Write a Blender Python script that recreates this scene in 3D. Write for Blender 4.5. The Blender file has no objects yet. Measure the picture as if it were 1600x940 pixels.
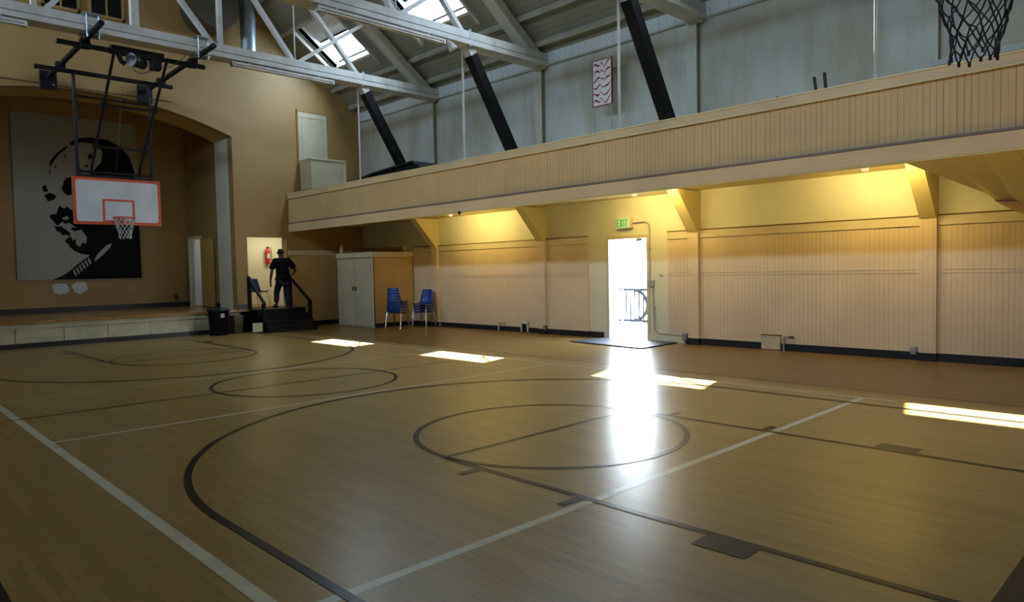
import bpy, bmesh, math, random
from mathutils import Vector, Matrix
random.seed(7)
C = bpy.context.scene.collection
S = bpy.context.scene
V = Vector

# ------------------------------------------------------------------ camera
# x = to the right wall, y = along the hall to the stage, z = up (metres)
F_PX = 1098.49
YAW, PITCH, ROLL = 0.7692990749845250, -0.04425624022556465, -0.020159198217990077
fw = V((math.cos(PITCH)*math.sin(YAW), math.cos(PITCH)*math.cos(YAW), math.sin(PITCH)))
rt0 = V((math.cos(YAW), -math.sin(YAW), 0))
up0 = rt0.cross(fw)
rt = rt0*math.cos(ROLL) + up0*math.sin(ROLL)
up = up0*math.cos(ROLL) - rt0*math.sin(ROLL)
cam_d = bpy.data.cameras.new('camera')
cam_d.sensor_width = 36
cam_d.lens = F_PX/1600*36
cam = bpy.data.objects.new('camera', cam_d); C.objects.link(cam)
m = Matrix((rt, up, -fw)).transposed().to_4x4()
m.translation = V((-4.825, -4.500, 1.525))
cam.matrix_world = m
S.camera = cam

# ------------------------------------------------------------------ world, sun, exposure
S.view_settings.view_transform = 'Standard'
S.view_settings.look = 'None'
S.view_settings.exposure = -0.10
S.view_settings.gamma = 1.0
S.view_settings.use_curve_mapping = False
S.cycles.use_denoising = True
S.cycles.max_bounces = 10
S.cycles.diffuse_bounces = 6
S.cycles.glossy_bounces = 4
S.cycles.transparent_max_bounces = 12
S.cycles.sample_clamp_indirect = 6
SKY = 54.0
SUN = 150.0
W = bpy.data.worlds.new('sky'); S.world = W; W.use_nodes = True
bg = W.node_tree.nodes['Background']
bg.inputs[0].default_value = (0.72, 0.86, 1.0, 1); bg.inputs[1].default_value = SKY
sd = bpy.data.lights.new('sun', 'SUN'); sd.energy = SUN; sd.angle = 0.009; sd.color = (1, 0.95, 0.86)
so = bpy.data.objects.new('sun', sd); C.objects.link(so)
so.rotation_euler = V((-0.33, -0.473, -1.0)).to_track_quat('-Z', 'Y').to_euler()

def portal(cx, cy, cz, sx, sy, direction):
    l = bpy.data.lights.new('sky_portal', 'AREA'); l.shape = 'RECTANGLE'; l.size = sx; l.size_y = sy
    l.cycles.is_portal = True
    o = bpy.data.objects.new('sky_portal', l); C.objects.link(o)
    q = V(direction).to_track_quat('-Z', 'Y'); o.rotation_euler = q.to_euler(); o.location = (cx, cy, cz)
    return o
def area(name, loc, direction, sx, sy, watts, col):
    l = bpy.data.lights.new(name, 'AREA'); l.shape = 'RECTANGLE'; l.size = sx; l.size_y = sy; l.energy = watts; l.color = col
    o = bpy.data.objects.new(name, l); C.objects.link(o)
    o.rotation_euler = V(direction).to_track_quat('-Z', 'Y').to_euler(); o.location = loc
    return o

# ------------------------------------------------------------------ materials
def nt(name):
    m = bpy.data.materials.new(name); m.use_nodes = True
    t = m.node_tree; b = t.nodes['Principled BSDF']
    return m, t, b
def lk(t, a, b): t.links.new(a, b)
def N(t, typ, **kw):
    n = t.nodes.new(typ)
    for k, v in kw.items(): setattr(n, k, v)
    return n
def mix(t, fac, a, b):
    n = N(t, 'ShaderNodeMix', data_type='RGBA')
    for idx, v in ((0, fac), (6, a), (7, b)):
        if hasattr(v, 'is_output'): lk(t, v, n.inputs[idx])
        else: n.inputs[idx].default_value = v if idx == 0 else (*v[:3], 1)
    return n.outputs[2]
def mth(t, op, a, b=None, clamp=False):
    n = N(t, 'ShaderNodeMath', operation=op, use_clamp=clamp)
    for i, v in enumerate((a, b)):
        if v is None: continue
        if hasattr(v, 'is_output'): lk(t, v, n.inputs[i])
        else: n.inputs[i].default_value = v
    return n.outputs[0]
def noise(t, vec, scale, detail=3, rough=.5):
    n = N(t, 'ShaderNodeTexNoise'); n.inputs['Scale'].default_value = scale; n.inputs['Detail'].default_value = detail
    n.inputs['Roughness'].default_value = rough
    if vec is not None: lk(t, vec, n.inputs['Vector'])
    return n.outputs['Fac']
def ramp(t, v, lo, hi):
    n = N(t, 'ShaderNodeMapRange'); n.inputs[1].default_value = lo; n.inputs[2].default_value = hi
    lk(t, v, n.inputs[0]); return n.outputs[0]
def coords(t, scale=(1, 1, 1)):
    tc = N(t, 'ShaderNodeTexCoord'); mp = N(t, 'ShaderNodeMapping'); mp.inputs['Scale'].default_value = scale
    lk(t, tc.outputs['Object'], mp.inputs['Vector']); return mp.outputs['Vector'], tc.outputs['Object']
def paint(name, col, rough=.6, var=.12, scale=1.5, metal=0, bump=0.0, dark=None, stretch=(1, 1, 1), spec=.5):
    m, t, b = nt(name)
    vec, _ = coords(t, stretch)
    f = noise(t, vec, scale, 4)
    d = dark or tuple(c*(1-var*2) for c in col)
    lk(t, mix(t, ramp(t, f, .35, .7), col, d), b.inputs['Base Color'])
    b.inputs['Roughness'].default_value = rough; b.inputs['Metallic'].default_value = metal
    b.inputs['Specular IOR Level'].default_value = spec
    if bump:
        bn = N(t, 'ShaderNodeBump'); bn.inputs['Strength'].default_value = bump; bn.inputs['Distance'].default_value = .01
        lk(t, noise(t, vec, 60, 2), bn.inputs['Height']); lk(t, bn.outputs[0], b.inputs['Normal'])
    return m
def boards(name, col, axis, pitch, groove=.1, rough=.55, amount=.45, var=.1, stain=None):
    """painted tongue and groove boarding: grooves every pitch metres along axis"""
    m, t, b = nt(name)
    vec, obj_c = coords(t)
    sp = N(t, 'ShaderNodeSeparateXYZ'); lk(t, obj_c, sp.inputs[0])
    u = mth(t, 'DIVIDE', sp.outputs[axis], pitch)
    fr = mth(t, 'FRACT', u)
    g = mth(t, 'LESS_THAN', fr, groove)
    wn = N(t, 'ShaderNodeTexWhiteNoise', noise_dimensions='1D'); lk(t, mth(t, 'FLOOR', u), wn.inputs['W'])
    depth = mth(t, 'MULTIPLY', g, mth(t, 'ADD', mth(t, 'MULTIPLY', wn.outputs[0], .9*amount), .35*amount))
    f = noise(t, vec, 1.1, 4)
    base = mix(t, mth(t, 'MULTIPLY', ramp(t, f, .35, .75), 1.0), col, tuple(c*(1-var*1.6) for c in col))
    if stain: base = mix(t, mth(t, 'MULTIPLY', ramp(t, noise(t, vec, .55, 5, .65), .52, .72), .7), base, stain)
    lk(t, mix(t, depth, base, tuple(c*.35 for c in col)), b.inputs['Base Color'])
    b.inputs['Roughness'].default_value = rough
    bn = N(t, 'ShaderNodeBump'); bn.inputs['Strength'].default_value = .6; bn.inputs['Distance'].default_value = .004
    lk(t, mth(t, 'SUBTRACT', 1, g), bn.inputs['Height']); lk(t, bn.outputs[0], b.inputs['Normal'])
    return m
def emit(name, col, strength):
    m, t, b = nt(name)
    b.inputs['Base Color'].default_value = (*col, 1)
    b.inputs['Emission Color'].default_value = (*col, 1); b.inputs['Emission Strength'].default_value = strength
    return m

M = {}
M['beadboard'] = boards('beadboard_paint', (.68, .54, .39), 1, .072, .09, amount=.5)
M['fascia_board'] = boards('balcony_board_paint', (.68, .47, .22), 1, .072, .12, amount=.75)
M['fascia_plain'] = paint('balcony_trim_paint', (.72, .53, .30), .5, .07)
M['nosing'] = paint('pale_yellow_nosing_paint', (.74, .62, .34), .45, .05)
M['pier_edge'] = paint('brown_edge_paint', (.22, .18, .10), .6)
M['shaft_white'] = paint('skylight_shaft_white', (.82, .84, .86), .6, .03)
M['mauve'] = paint('mauve_trim_paint', (.22, .16, .17), .5)
M['cream'] = paint('cream_wall_paint', (.68, .66, .52), .6, .07, .8)
M['door_bay'] = M['cream']
M['beige_trim'] = paint('beige_trim_paint', (.62, .54, .38), .5, .06)
M['brown_line'] = paint('brown_trim_and_shadow_paint', (.16, .09, .03), .6)  # brown trim lines, also the shadow line painted above the ledge
M['upper_wall'] = None
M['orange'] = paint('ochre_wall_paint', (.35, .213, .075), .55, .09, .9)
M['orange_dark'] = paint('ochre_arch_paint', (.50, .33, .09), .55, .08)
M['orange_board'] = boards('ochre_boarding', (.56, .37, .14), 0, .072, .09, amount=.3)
M['black_base'] = paint('black_baseboard_paint', (.010, .012, .022), .35)
M['white_trim'] = paint('white_timber_paint', (.48, .48, .47), .5, .10, 3, dark=(.36, .34, .30))
M['roof'] = boards('roof_decking_paint', (.22, .205, .155), 0, .11, .12, amount=.6)
M['roof_beam'] = paint('roof_timber_paint', (.36, .34, .29), .6, .1, 3)
M['black_metal'] = paint('black_painted_steel', (.008, .009, .013), .42, .1, 8, spec=.25)
M['black_wood'] = paint('black_painted_wood', (.006, .006, .007), .55, .1, 8, spec=.15)
M['chrome'] = paint('chrome_steel', (.62, .64, .68), .22, .05, metal=1)
M['steel'] = paint('galvanised_steel', (.42, .50, .55), .35, .15, 4, metal=.8)
M['grey_metal'] = paint('grey_painted_metal', (.33, .36, .40), .45)
M['duct'] = paint('brown_duct_paint', (.06, .045, .03), .5)
M['bb_white'] = paint('backboard_white', (.62, .66, .72), .35, .08, 2.5)
M['bb_orange'] = paint('backboard_orange_red', (.62, .085, .025), .4)
M['net_white'] = paint('white_net_cord', (.48, .48, .50), .8)
M['net_dark'] = paint('dark_net_cord', (.018, .02, .035), .8)
M['mural_grey'] = paint('mural_grey_paint', (.34, .34, .30), .6, .05, .7)
M['mural_black'] = paint('mural_black_paint', (.004, .004, .005), .6, .1, spec=.1)
M['patch'] = paint('plaster_patch', (.62, .64, .66), .7, .15, 9)
M['stage_wood'] = paint('stage_floor_varnish', (.30, .15, .05), .25, .15, 5, stretch=(1, 8, 1))
M['stage_front'] = paint('stage_front_paint', (.50, .47, .33), .5, .14, 3)
M['blue_plastic'] = paint('blue_chair_plastic', (.012, .045, .30), .35, .1)
M['red'] = paint('red_enamel', (.55, .02, .02), .3)
M['banner_white'] = paint('banner_white', (.66, .60, .62), .7, .05)
M['banner_red'] = paint('banner_dark_red', (.22, .01, .025), .7)
M['skin'] = paint('brown_skin', (.06, .032, .02), .5)
M['shirt'] = paint('black_cotton', (.005, .005, .006), .9, spec=.1)
M['jeans'] = paint('dark_denim', (.02, .026, .042), .9, .2, 10, spec=.15)
M['shoe'] = paint('black_shoe_leather', (.012, .011, .011), .4)
M['hair'] = paint('short_black_hair', (.005, .005, .005), .9)
M['mat'] = paint('dark_blue_mat_rubber', (.018, .026, .06), .55, .2, 8, bump=.4)
M['white_door'] = paint('off_white_door_paint', (.55, .49, .35), .45, .08, 2)
M['brown_tube'] = paint('brown_cardboard', (.20, .10, .06), .7)
M['pale_end'] = paint('pale_paper', (.55, .48, .38), .8)
M['concrete'] = paint('pale_concrete', (.55, .54, .50), .9, .1, 2)
M['dark_rail'] = paint('outdoor_dark_rail_paint', (.009, .011, .015), .9, .05, spec=0)
M['white_metal'] = paint('white_painted_steel', (.75, .76, .78), .4)
M['outside_wall'] = paint('pale_stucco', (.72, .74, .76), .9)
M['exit_white'] = emit('exit_sign_face', (.55, .70, .52), .12)
M['exit_green'] = emit('exit_green_letters', (.0, .40, .09), .3)
M['lamp_lit'] = emit('warm_lamp_glass', (1, .80, .42), .9)
M['tube_off'] = paint('unlit_fluorescent_tube', (.60, .60, .56), .3)
M['label_white'] = paint('white_label', (.45, .5, .6), .5)
M['window_dark'] = paint('dark_window_glass', (.01, .01, .012), .1)
M['soffit'] = paint('yellow_cream_soffit', (.66, .56, .26), .6, .05)

# plaster of the upper wall: blue white with brown water stains
m_, t, b = nt('stained_upper_plaster')
vec, oc = coords(t, (1, 1.0, .28))
sp = N(t, 'ShaderNodeSeparateXYZ'); lk(t, oc, sp.inputs[0])
f1 = ramp(t, noise(t, vec, .9, 5, .6), .44, .62)
f2 = ramp(t, noise(t, vec, 2.2, 4, .6), .50, .80)
# long stain under the eave board
hz = mth(t, 'SUBTRACT', 1, mth(t, 'ABSOLUTE', mth(t, 'DIVIDE', mth(t, 'SUBTRACT', sp.outputs[2], 5.86), .26)), True)
st = mth(t, 'MULTIPLY', hz, mth(t, 'ADD', noise(t, vec, 1.3, 4), .25), True)
c = mix(t, mth(t, 'MULTIPLY', f1, .75), (.46, .49, .485), (.33, .305, .21))
c = mix(t, mth(t, 'MULTIPLY', f2, .4), c, (.22, .21, .16))
c = mix(t, mth(t, 'MULTIPLY', st, .95), c, (.20, .15, .07))
lk(t, c, b.inputs['Base Color']); b.inputs['Roughness'].default_value = .6
M['upper_wall'] = m_
M['eave_board'] = boards('eave_boarding', (.54, .58, .59), 1, .19, .05, amount=.8)

# maple floor: planks run along the hall
m_, t, b = nt('maple_court_floor')
tc = N(t, 'ShaderNodeTexCoord'); sp = N(t, 'ShaderNodeSeparateXYZ'); lk(t, tc.outputs['Object'], sp.inputs[0])
cb = N(t, 'ShaderNodeCombineXYZ'); lk(t, sp.outputs[1], cb.inputs[0]); lk(t, sp.outputs[0], cb.inputs[1])
br = N(t, 'ShaderNodeTexBrick'); lk(t, cb.outputs[0], br.inputs['Vector'])
br.offset = .37; br.offset_frequency = 3; br.squash = 1.0
br.inputs['Color1'].default_value = (.205, .128, .034, 1); br.inputs['Color2'].default_value = (.265, .172, .050, 1)
br.inputs['Mortar'].default_value = (.11, .06, .02, 1)
br.inputs['Scale'].default_value = 1; br.inputs['Mortar Size'].default_value = .0012
br.inputs['Brick Width'].default_value = .85; br.inputs['Row Height'].default_value = .057
mp = N(t, 'ShaderNodeMapping'); mp.inputs['Scale'].default_value = (1, .12, 1); lk(t, tc.outputs['Object'], mp.inputs[0])
gr = noise(t, mp.outputs[0], 28, 4, .6)
c = mix(t, mth(t, 'MULTIPLY', ramp(t, gr, .4, .75), .35), br.outputs[0], (.13, .078, .025))
bl = noise(t, tc.outputs['Object'], .35, 4, .6)
c = mix(t, mth(t, 'MULTIPLY', ramp(t, bl, .45, .7), .35), c, (.165, .098, .031))
lk(t, c, b.inputs['Base Color'])
rg = N(t, 'ShaderNodeMapRange'); lk(t, noise(t, tc.outputs['Object'], 1.4, 4), rg.inputs[0])
rg.inputs[3].default_value = .279; rg.inputs[4].default_value = .305
lk(t, rg.outputs[0], b.inputs['Roughness'])
b.inputs['Specular IOR Level'].default_value = .26
M['floor'] = m_
M['line_black'] = paint('black_court_line_paint', (.010, .008, .006), .29, .1, spec=.18)
M['line_white'] = paint('white_court_line_paint', (.44, .42, .31), .29, .12, 6, spec=.3)

m_, t, b = nt('clear_skylight_glass')
for n in list(t.nodes):
    if n.type == 'BSDF_PRINCIPLED': t.nodes.remove(n)
tr = N(t, 'ShaderNodeBsdfTransparent'); tr.inputs[0].default_value = (.93, .97, 1, 1)
gl = N(t, 'ShaderNodeBsdfGlossy'); gl.inputs['Roughness'].default_value = .03
ms = N(t, 'ShaderNodeMixShader'); ms.inputs[0].default_value = .06
lk(t, tr.outputs[0], ms.inputs[1]); lk(t, gl.outputs[0], ms.inputs[2])
lk(t, ms.outputs[0], t.nodes['Material Output'].inputs[0])
M['glass'] = m_

# ------------------------------------------------------------------ mesh helpers
class MB:
    def __init__(s): s.v = []; s.f = []; s.sm = []
    def add(s, vs, fs, smooth=False):
        o = len(s.v); s.v += [tuple(v) for v in vs]; s.f += [tuple(i+o for i in f) for f in fs]; s.sm += [smooth]*len(fs); return s
    def box(s, a, b):
        x0, y0, z0 = (min(a[i], b[i]) for i in range(3)); x1, y1, z1 = (max(a[i], b[i]) for i in range(3))
        return s.add([(x0,y0,z0),(x1,y0,z0),(x1,y1,z0),(x0,y1,z0),(x0,y0,z1),(x1,y0,z1),(x1,y1,z1),(x0,y1,z1)],
                     [(0,3,2,1),(4,5,6,7),(0,1,5,4),(1,2,6,5),(2,3,7,6),(3,0,4,7)])
    def beam(s, p, q, w, h, ref=(0, 0, 1)):
        p, q = V(p), V(q); d = (q-p).normalized(); a = d.cross(V(ref))
        if a.length < 1e-4: a = d.cross(V((1, 0, 0)))
        a.normalize(); bb = a.cross(d).normalized()
        vs = [c + a*sx*w/2 + bb*sz*h/2 for c in (p, q) for sx, sz in ((-1,-1),(1,-1),(1,1),(-1,1))]
        return s.add(vs, [(0,1,2,3),(7,6,5,4),(0,4,5,1),(1,5,6,2),(2,6,7,3),(3,7,4,0)])
    def tube(s, pts, r, n=10, caps=True):
        pts = [V(p) for p in pts]; rr = r if isinstance(r, (list, tuple)) else [r]*len(pts)
        rings = []; prev = None
        for i, p in enumerate(pts):
            if i == 0: d = pts[1]-p
            elif i == len(pts)-1: d = p-pts[i-1]
            else: d = (pts[i+1]-p).normalized() + (p-pts[i-1]).normalized()
            d.normalize()
            if prev is None:
                a = d.cross(V((0, 0, 1)))
                if a.length < 1e-3: a = d.cross(V((1, 0, 0)))
            else: a = prev - d*prev.dot(d)
            a.normalize(); prev = a; bb = d.cross(a)
            rings.append([p + (a*math.cos(2*math.pi*k/n) + bb*math.sin(2*math.pi*k/n))*rr[i] for k in range(n)])
        vs = [v for rg_ in rings for v in rg_]; fs = []
        for i in range(len(rings)-1):
            for k in range(n):
                k2 = (k+1) % n; fs.append((i*n+k, i*n+k2, (i+1)*n+k2, (i+1)*n+k))
        s.add(vs, fs, True)
        if caps: s.add(rings[0], [tuple(range(n))[::-1]]); s.add(rings[-1], [tuple(range(n))])
        return s
    def lathe(s, prof, n=20, c=(0, 0, 0)):
        vs = [(c[0]+r*math.cos(2*math.pi*k/n), c[1]+r*math.sin(2*math.pi*k/n), c[2]+z) for r, z in prof for k in range(n)]
        fs = []
        for i in range(len(prof)-1):
            for k in range(n):
                k2 = (k+1) % n; fs.append((i*n+k, i*n+k2, (i+1)*n+k2, (i+1)*n+k))
        s.add(vs, fs, True)
        s.add(vs[:n], [tuple(range(n))[::-1]]); s.add(vs[-n:], [tuple(range(n))])
        return s
    def prism(s, poly, mapf, t0, t1):
        """polygon (u,v) extruded from t0 to t1 by mapf(u,v,t)"""
        n = len(poly); vs = [mapf(u, v, t0) for u, v in poly] + [mapf(u, v, t1) for u, v in poly]
        fs = [tuple(range(n))[::-1], tuple(range(n, 2*n))] + [(i, (i+1) % n, n+(i+1) % n, n+i) for i in range(n)]
        return s.add(vs, fs)
    def build(s, name, mat, parent=None, bevel=0, seg=2, recalc=True, matl=None):
        me = bpy.data.meshes.new(name); me.from_pydata([tuple(v) for v in s.v], [], s.f)
        for p, sm in zip(me.polygons, s.sm): p.use_smooth = sm
        if recalc:
            bm = bmesh.new(); bm.from_mesh(me); bmesh.ops.recalc_face_normals(bm, faces=bm.faces); bm.to_mesh(me); bm.free()
        me.materials.append(M[mat] if isinstance(mat, str) else mat)
        o = bpy.data.objects.new(name, me); C.objects.link(o)
        if parent is not None: o.parent = parent
        if bevel:
            md = o.modifiers.new('bevel', 'BEVEL'); md.width = bevel; md.segments = seg; md.limit_method = 'ANGLE'
        return o
def struct(o): o['kind'] = 'structure'; return o
def tag(o, label, cat, group=None):
    o['label'] = label; o['category'] = cat
    if group: o['group'] = group
    return o
def thing(name, label, cat, loc=(0, 0, 0), rz=0, group=None):
    o = bpy.data.objects.new(name, None); o.empty_display_size = .1; C.objects.link(o)
    o.location = loc; o.rotation_euler = (0, 0, rz)
    return tag(o, label, cat, group)
def dup(root, loc=None, rz=None, label=None, group=None):
    r = root.copy(); C.objects.link(r)
    if loc is not None: r.location = loc
    if rz is not None: r.rotation_euler = (0, 0, rz)
    if label: r['label'] = label
    if group: r['group'] = group
    for ch in list(root.children):
        c_ = ch.copy(); C.objects.link(c_); c_.parent = r
        for g in list(ch.children):
            d = g.copy(); C.objects.link(d); d.parent = c_
    return r
def sheet(name, us, vs, holes, mapf, thick, mat, parent=None):
    """wall/roof sheet with rectangular holes; mapf(u,v,t) -> point, solid from t=0 to t=thick"""
    us = sorted(set(us + [h[0] for h in holes] + [h[1] for h in holes]))
    vs = sorted(set(vs + [h[2] for h in holes] + [h[3] for h in holes]))
    mb = MB(); idx = {}
    solid = lambda i, j: 0 <= i < len(us)-1 and 0 <= j < len(vs)-1 and not any(
        h[0]-1e-6 <= us[i] and us[i+1] <= h[1]+1e-6 and h[2]-1e-6 <= vs[j] and vs[j+1] <= h[3]+1e-6 for h in holes)
    verts = []; faces = []
    def vid(i, j, k):
        if (i, j, k) not in idx: idx[(i, j, k)] = len(verts); verts.append(mapf(us[i], vs[j], k*thick))
        return idx[(i, j, k)]
    for i in range(len(us)-1):
        for j in range(len(vs)-1):
            if not solid(i, j): continue
            faces.append([vid(i,j,0), vid(i+1,j,0), vid(i+1,j+1,0), vid(i,j+1,0)])
            faces.append([vid(i,j,1), vid(i,j+1,1), vid(i+1,j+1,1), vid(i+1,j,1)])
            for (di, dj, a, b_) in ((-1,0,(i,j),(i,j+1)), (1,0,(i+1,j),(i+1,j+1)), (0,-1,(i,j),(i+1,j)), (0,1,(i,j+1),(i+1,j+1))):
                if not solid(i+di, j+dj): faces.append([vid(*a,0), vid(*b_,0), vid(*b_,1), vid(*a,1)])
    mb.add(verts, faces)
    return mb.build(name, mat, parent)

# ------------------------------------------------------------------ the hall's main sizes
X0 = -.25                      # ridge line
XR, XL = 7.29, -7.79
YB, YF = -6.6, 14.74           # rear wall, stage wall
TY = [10.85, 6.79, 2.73, -1.33, -5.39]   # trusses
SKYL = [12.86, 8.80, 4.74, .68, -3.38]   # skylight centres
SL = .74
deck = lambda x: 6.47 + SL*(7.29-X0 - abs(x-X0)) - SL*0
def deckz(x): return 6.47 + SL*((XR-X0) - abs(x-X0))

# floor
fl = struct(MB().box((XL-.2, YB-.2, -.15), (XR+.12, YF, 0)).build('floor', 'floor'))
def strip(p, q, w, z):
    p, q = V((*p, z)), V((*q, z)); d = (q-p).normalized(); a = V((-d.y, d.x, 0))*w/2
    return [p-a, q-a, q+a, p+a]
def ring(cx, cy, r, w, a0, a1, z, n=96):
    vs = []
    for k in range(n+1):
        a = a0+(a1-a0)*k/n
        for rr in (r-w/2, r+w/2): vs.append((cx+rr*math.cos(a), cy+rr*math.sin(a), z))
    return vs, [(2*k, 2*k+1, 2*k+3, 2*k+2) for k in range(n)]
def line(name, mat, segs=(), rings_=(), z=.001):
    mb = MB()
    for i, (p, q, w) in enumerate(segs): mb.add(strip(p, q, w, z+.00005*i), [(0, 1, 2, 3)])
    for (cx, cy, r, w, a0, a1) in rings_:
        vs, fs = ring(cx, cy, r, w, a0, a1, z+.0004); mb.add(vs, fs)
    o = mb.build(name, mat, fl); return o
PI = math.pi
LB = .055
line('white_sideline', 'line_white', [((-3.43, -1.575), (-3.43, 9.8), .075), ((-3.43, -1.575), (-3.43, -6.4), .075), ((3.50, -1.9), (3.50, 11.2), .035)], z=.0006)
for yy in (-1.575, 3.166, 6.187):
    line('white_cross_line', 'line_white', [((-3.46, yy), (3.50, yy), .065 if yy < 0 else .045)], z=.0008)
line('black_sideline', 'line_black', [((4.0, -3.72), (4.0, 13.6), .045)], z=.0012)
line('black_sideline', 'line_black', [((-4.30, -3.72), (-4.30, 13.2), .05)], z=.0012)
line('centre_line', 'line_black', [((-4.3, 4.731), (4.0, 4.731), .045)], z=.0014)
line('centre_circle', 'line_black', rings_=[(0, 4.731, 1.26, LB, 0, 2*PI)], z=.0016)
for s_, yft, yb in ((1, -.0, -3.72), (-1, 9.46, 13.18)):
    line('free_throw_line', 'line_black', [((-1.284, yft), (1.284, yft), LB)], z=.002)
    line('free_throw_circle', 'line_black', rings_=[(0, yft, 1.26, LB, 0, 2*PI)], z=.0022)
    for sx in (-1, 1):
        line('lane_line', 'line_black', [((sx*1.284, yft), (sx*1.284, yb), LB)], z=.0026)
        for hy in (-.47, -1.48):
            line('lane_hash_mark', 'line_black', [((sx*1.30, yft+s_*hy), (sx*1.50, yft+s_*hy), .07)], z=.003)
        line('lane_block', 'line_black', [((sx*1.40, yft-s_*2.43), (sx*1.40, yft-s_*2.745), .175)], z=.003)
    cyv = yft - s_*.063
    line('three_point_line', 'line_black', [((sx*3.136, cyv), (sx*3.136, yb), LB) for sx in (-1, 1)],
         [(0, cyv, 3.136, LB, 0 if s_ > 0 else PI, PI if s_ > 0 else 2*PI)], z=.0034)
line('baseline', 'line_black', [((-4.3, -3.98), (4.0, -3.98), .44)], z=.004)

# right wall with the door opening
DY0, DY1, DZ = 3.99, 4.96, 2.13
mapR = lambda u, v, t_: (XR+t_, u, v)
struct(sheet('wall_right', [YB, 18.9], [-.15, 3.0], [(DY0-.03, DY1+.03, 0, DZ+.03)], mapR, .2, 'cream'))
struct(sheet('wall_right_upper', [YB, YF], [3.0, 6.22], [], mapR, .2, 'upper_wall'))
struct(sheet('trim_eave', [YB, YF], [6.22, 6.75], [], lambda u, v, t_: (XR-.035+t_, u, v), .235, 'eave_board'))
struct(MB().box((XR-.06, YB, 6.19), (XR, YF, 6.225)).build('trim_eave_batten', 'roof_beam'))
segs = [(YB, -1.33), (-1.09, 2.73), (2.96, 3.46), (5.53, 6.79), (7.02, 10.85), (11.07, 12.02)]
for a, b_ in segs:
    w = struct(MB().box((XR-.03, a, .12), (XR, b_, 2.07)).build('wall_right_beadboard', 'beadboard'))
    t_ = MB().box((XR-.05, a, 2.07), (XR, b_, 2.215))
    struct(t_.build('trim_ledge', 'beige_trim', bevel=.006))
    struct(MB().box((XR-.055, a, 2.215), (XR, b_, 2.235)).build('trim_ledge_shadow_line', 'brown_line'))  # brown strip in place of the shadow line on top of the ledge
    r_ = MB()
    for zz in (1.35, 1.40): r_.box((XR-.039, a, zz), (XR-.03, b_, zz+.018))
    struct(r_.build('trim_chair_rail', 'beadboard'))
for a, b_ in [(YB, 1.12), (1.47, 3.05), (5.13, 5.53), (5.55, 7.40), (7.66, 12.06)]:
    struct(MB().box((XR-.055, a, 0), (XR, b_, .125)).build('baseboard_right', 'black_base', bevel=.004))
struct(MB().box((XR-.045, 3.08, 0), (XR, 3.93, .13)).build('baseboard_right', 'cream', bevel=.004))
# piers under and above the balcony
for yy in TY[:4]:
    struct(MB().box((XR-.11, yy, .12), (XR, yy+.23, 2.18)).build('trim_pier', 'beadboard'))
    struct(MB().box((XR-.12, yy, 0), (XR, yy+.23, .125)).build('baseboard_pier', 'black_base'))
    k = MB().prism([(XR, 2.18), (XR-.12, 2.18), (XR-.82, 2.96), (XR, 2.96)], lambda u, v, t__: (u, t__, v), yy, yy+.23)
    struct(k.build('trim_knee_bracket', 'soffit'))
    struct(MB().box((XR-.10, yy, 3.1), (XR, yy+.22, 6.2)).build('trim_upper_pier', 'upper_wall'))
    struct(MB().box((XR-.104, yy-.008, 3.1), (XR, yy, 6.2)).build('trim_upper_pier_edge', 'pier_edge'))

# other walls
struct(sheet('wall_left', [YB, YF], [-.15, 6.22+.6], [], lambda u, v, t_: (XL-t_, u, v), .2, 'upper_wall'))
poly = [(XL, -.15), (XR, -.15), (XR, deckz(XR)), (X0, deckz(X0)), (XL, deckz(XL))]
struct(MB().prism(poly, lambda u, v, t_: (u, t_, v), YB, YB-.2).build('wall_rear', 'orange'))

# stage wall with arch opening and passage opening
AL, AR = -3.74, 3.24
def arch_z(x):
    u = (x-X0)/3.49
    return 5.32 + .68*(1-u*u) + .0*u
def stage_wall():
    t0, t1 = YF, YF+.30
    bm = MB()
    PX0, PX1, PZ0, PZ1 = 3.57, 4.74, .60, 2.60
    def col(x0, x1, z0a, z0b, z1a, z1b):
        vs = []
        for y_ in (t0, t1): vs += [(x0, y_, z0a), (x1, y_, z0b), (x1, y_, z1b), (x0, y_, z1a)]
        bm.add(vs, [(0,1,2,3),(7,6,5,4),(0,4,5,1),(1,5,6,2),(2,6,7,3),(3,7,4,0)])
    col(XL, AL, 0, 0, deckz(XL), deckz(AL))
    n = 28
    for i in range(n):
        xa = AL+(AR-AL)*i/n; xb = AL+(AR-AL)*(i+1)/n
        if xa < X0 < xb: xs = [xa, X0, xb]
        else: xs = [xa, xb]
        for p, q in zip(xs, xs[1:]): col(p, q, arch_z(p), arch_z(q), deckz(p), deckz(q))
    col(AR, PX0, 0, 0, deckz(AR), deckz(PX0))
    col(AL, AR, 0, 0, .545, .545)
    col(PX0, PX1, PZ1, PZ1, deckz(PX0), deckz(PX1)); col(PX0, PX1, 0, 0, PZ0, PZ0)
    col(PX1, XR, 0, 0, deckz(PX1), deckz(XR))
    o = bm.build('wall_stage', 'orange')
    b2 = bmesh.new(); b2.from_mesh(o.data); bmesh.ops.remove_doubles(b2, verts=b2.verts, dist=1e-4)
    # drop interior faces
    seen = {}
    for f in b2.faces:
        k = tuple(sorted(v.index for v in f.verts)); seen.setdefault(k, []).append(f)
    dead = [f for fs in seen.values() if len(fs) > 1 for f in fs]
    bmesh.ops.delete(b2, geom=dead, context='FACES'); bmesh.ops.recalc_face_normals(b2, faces=b2.faces)
    b2.to_mesh(o.data); b2.free()
    return struct(o)
stage_wall()
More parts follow.
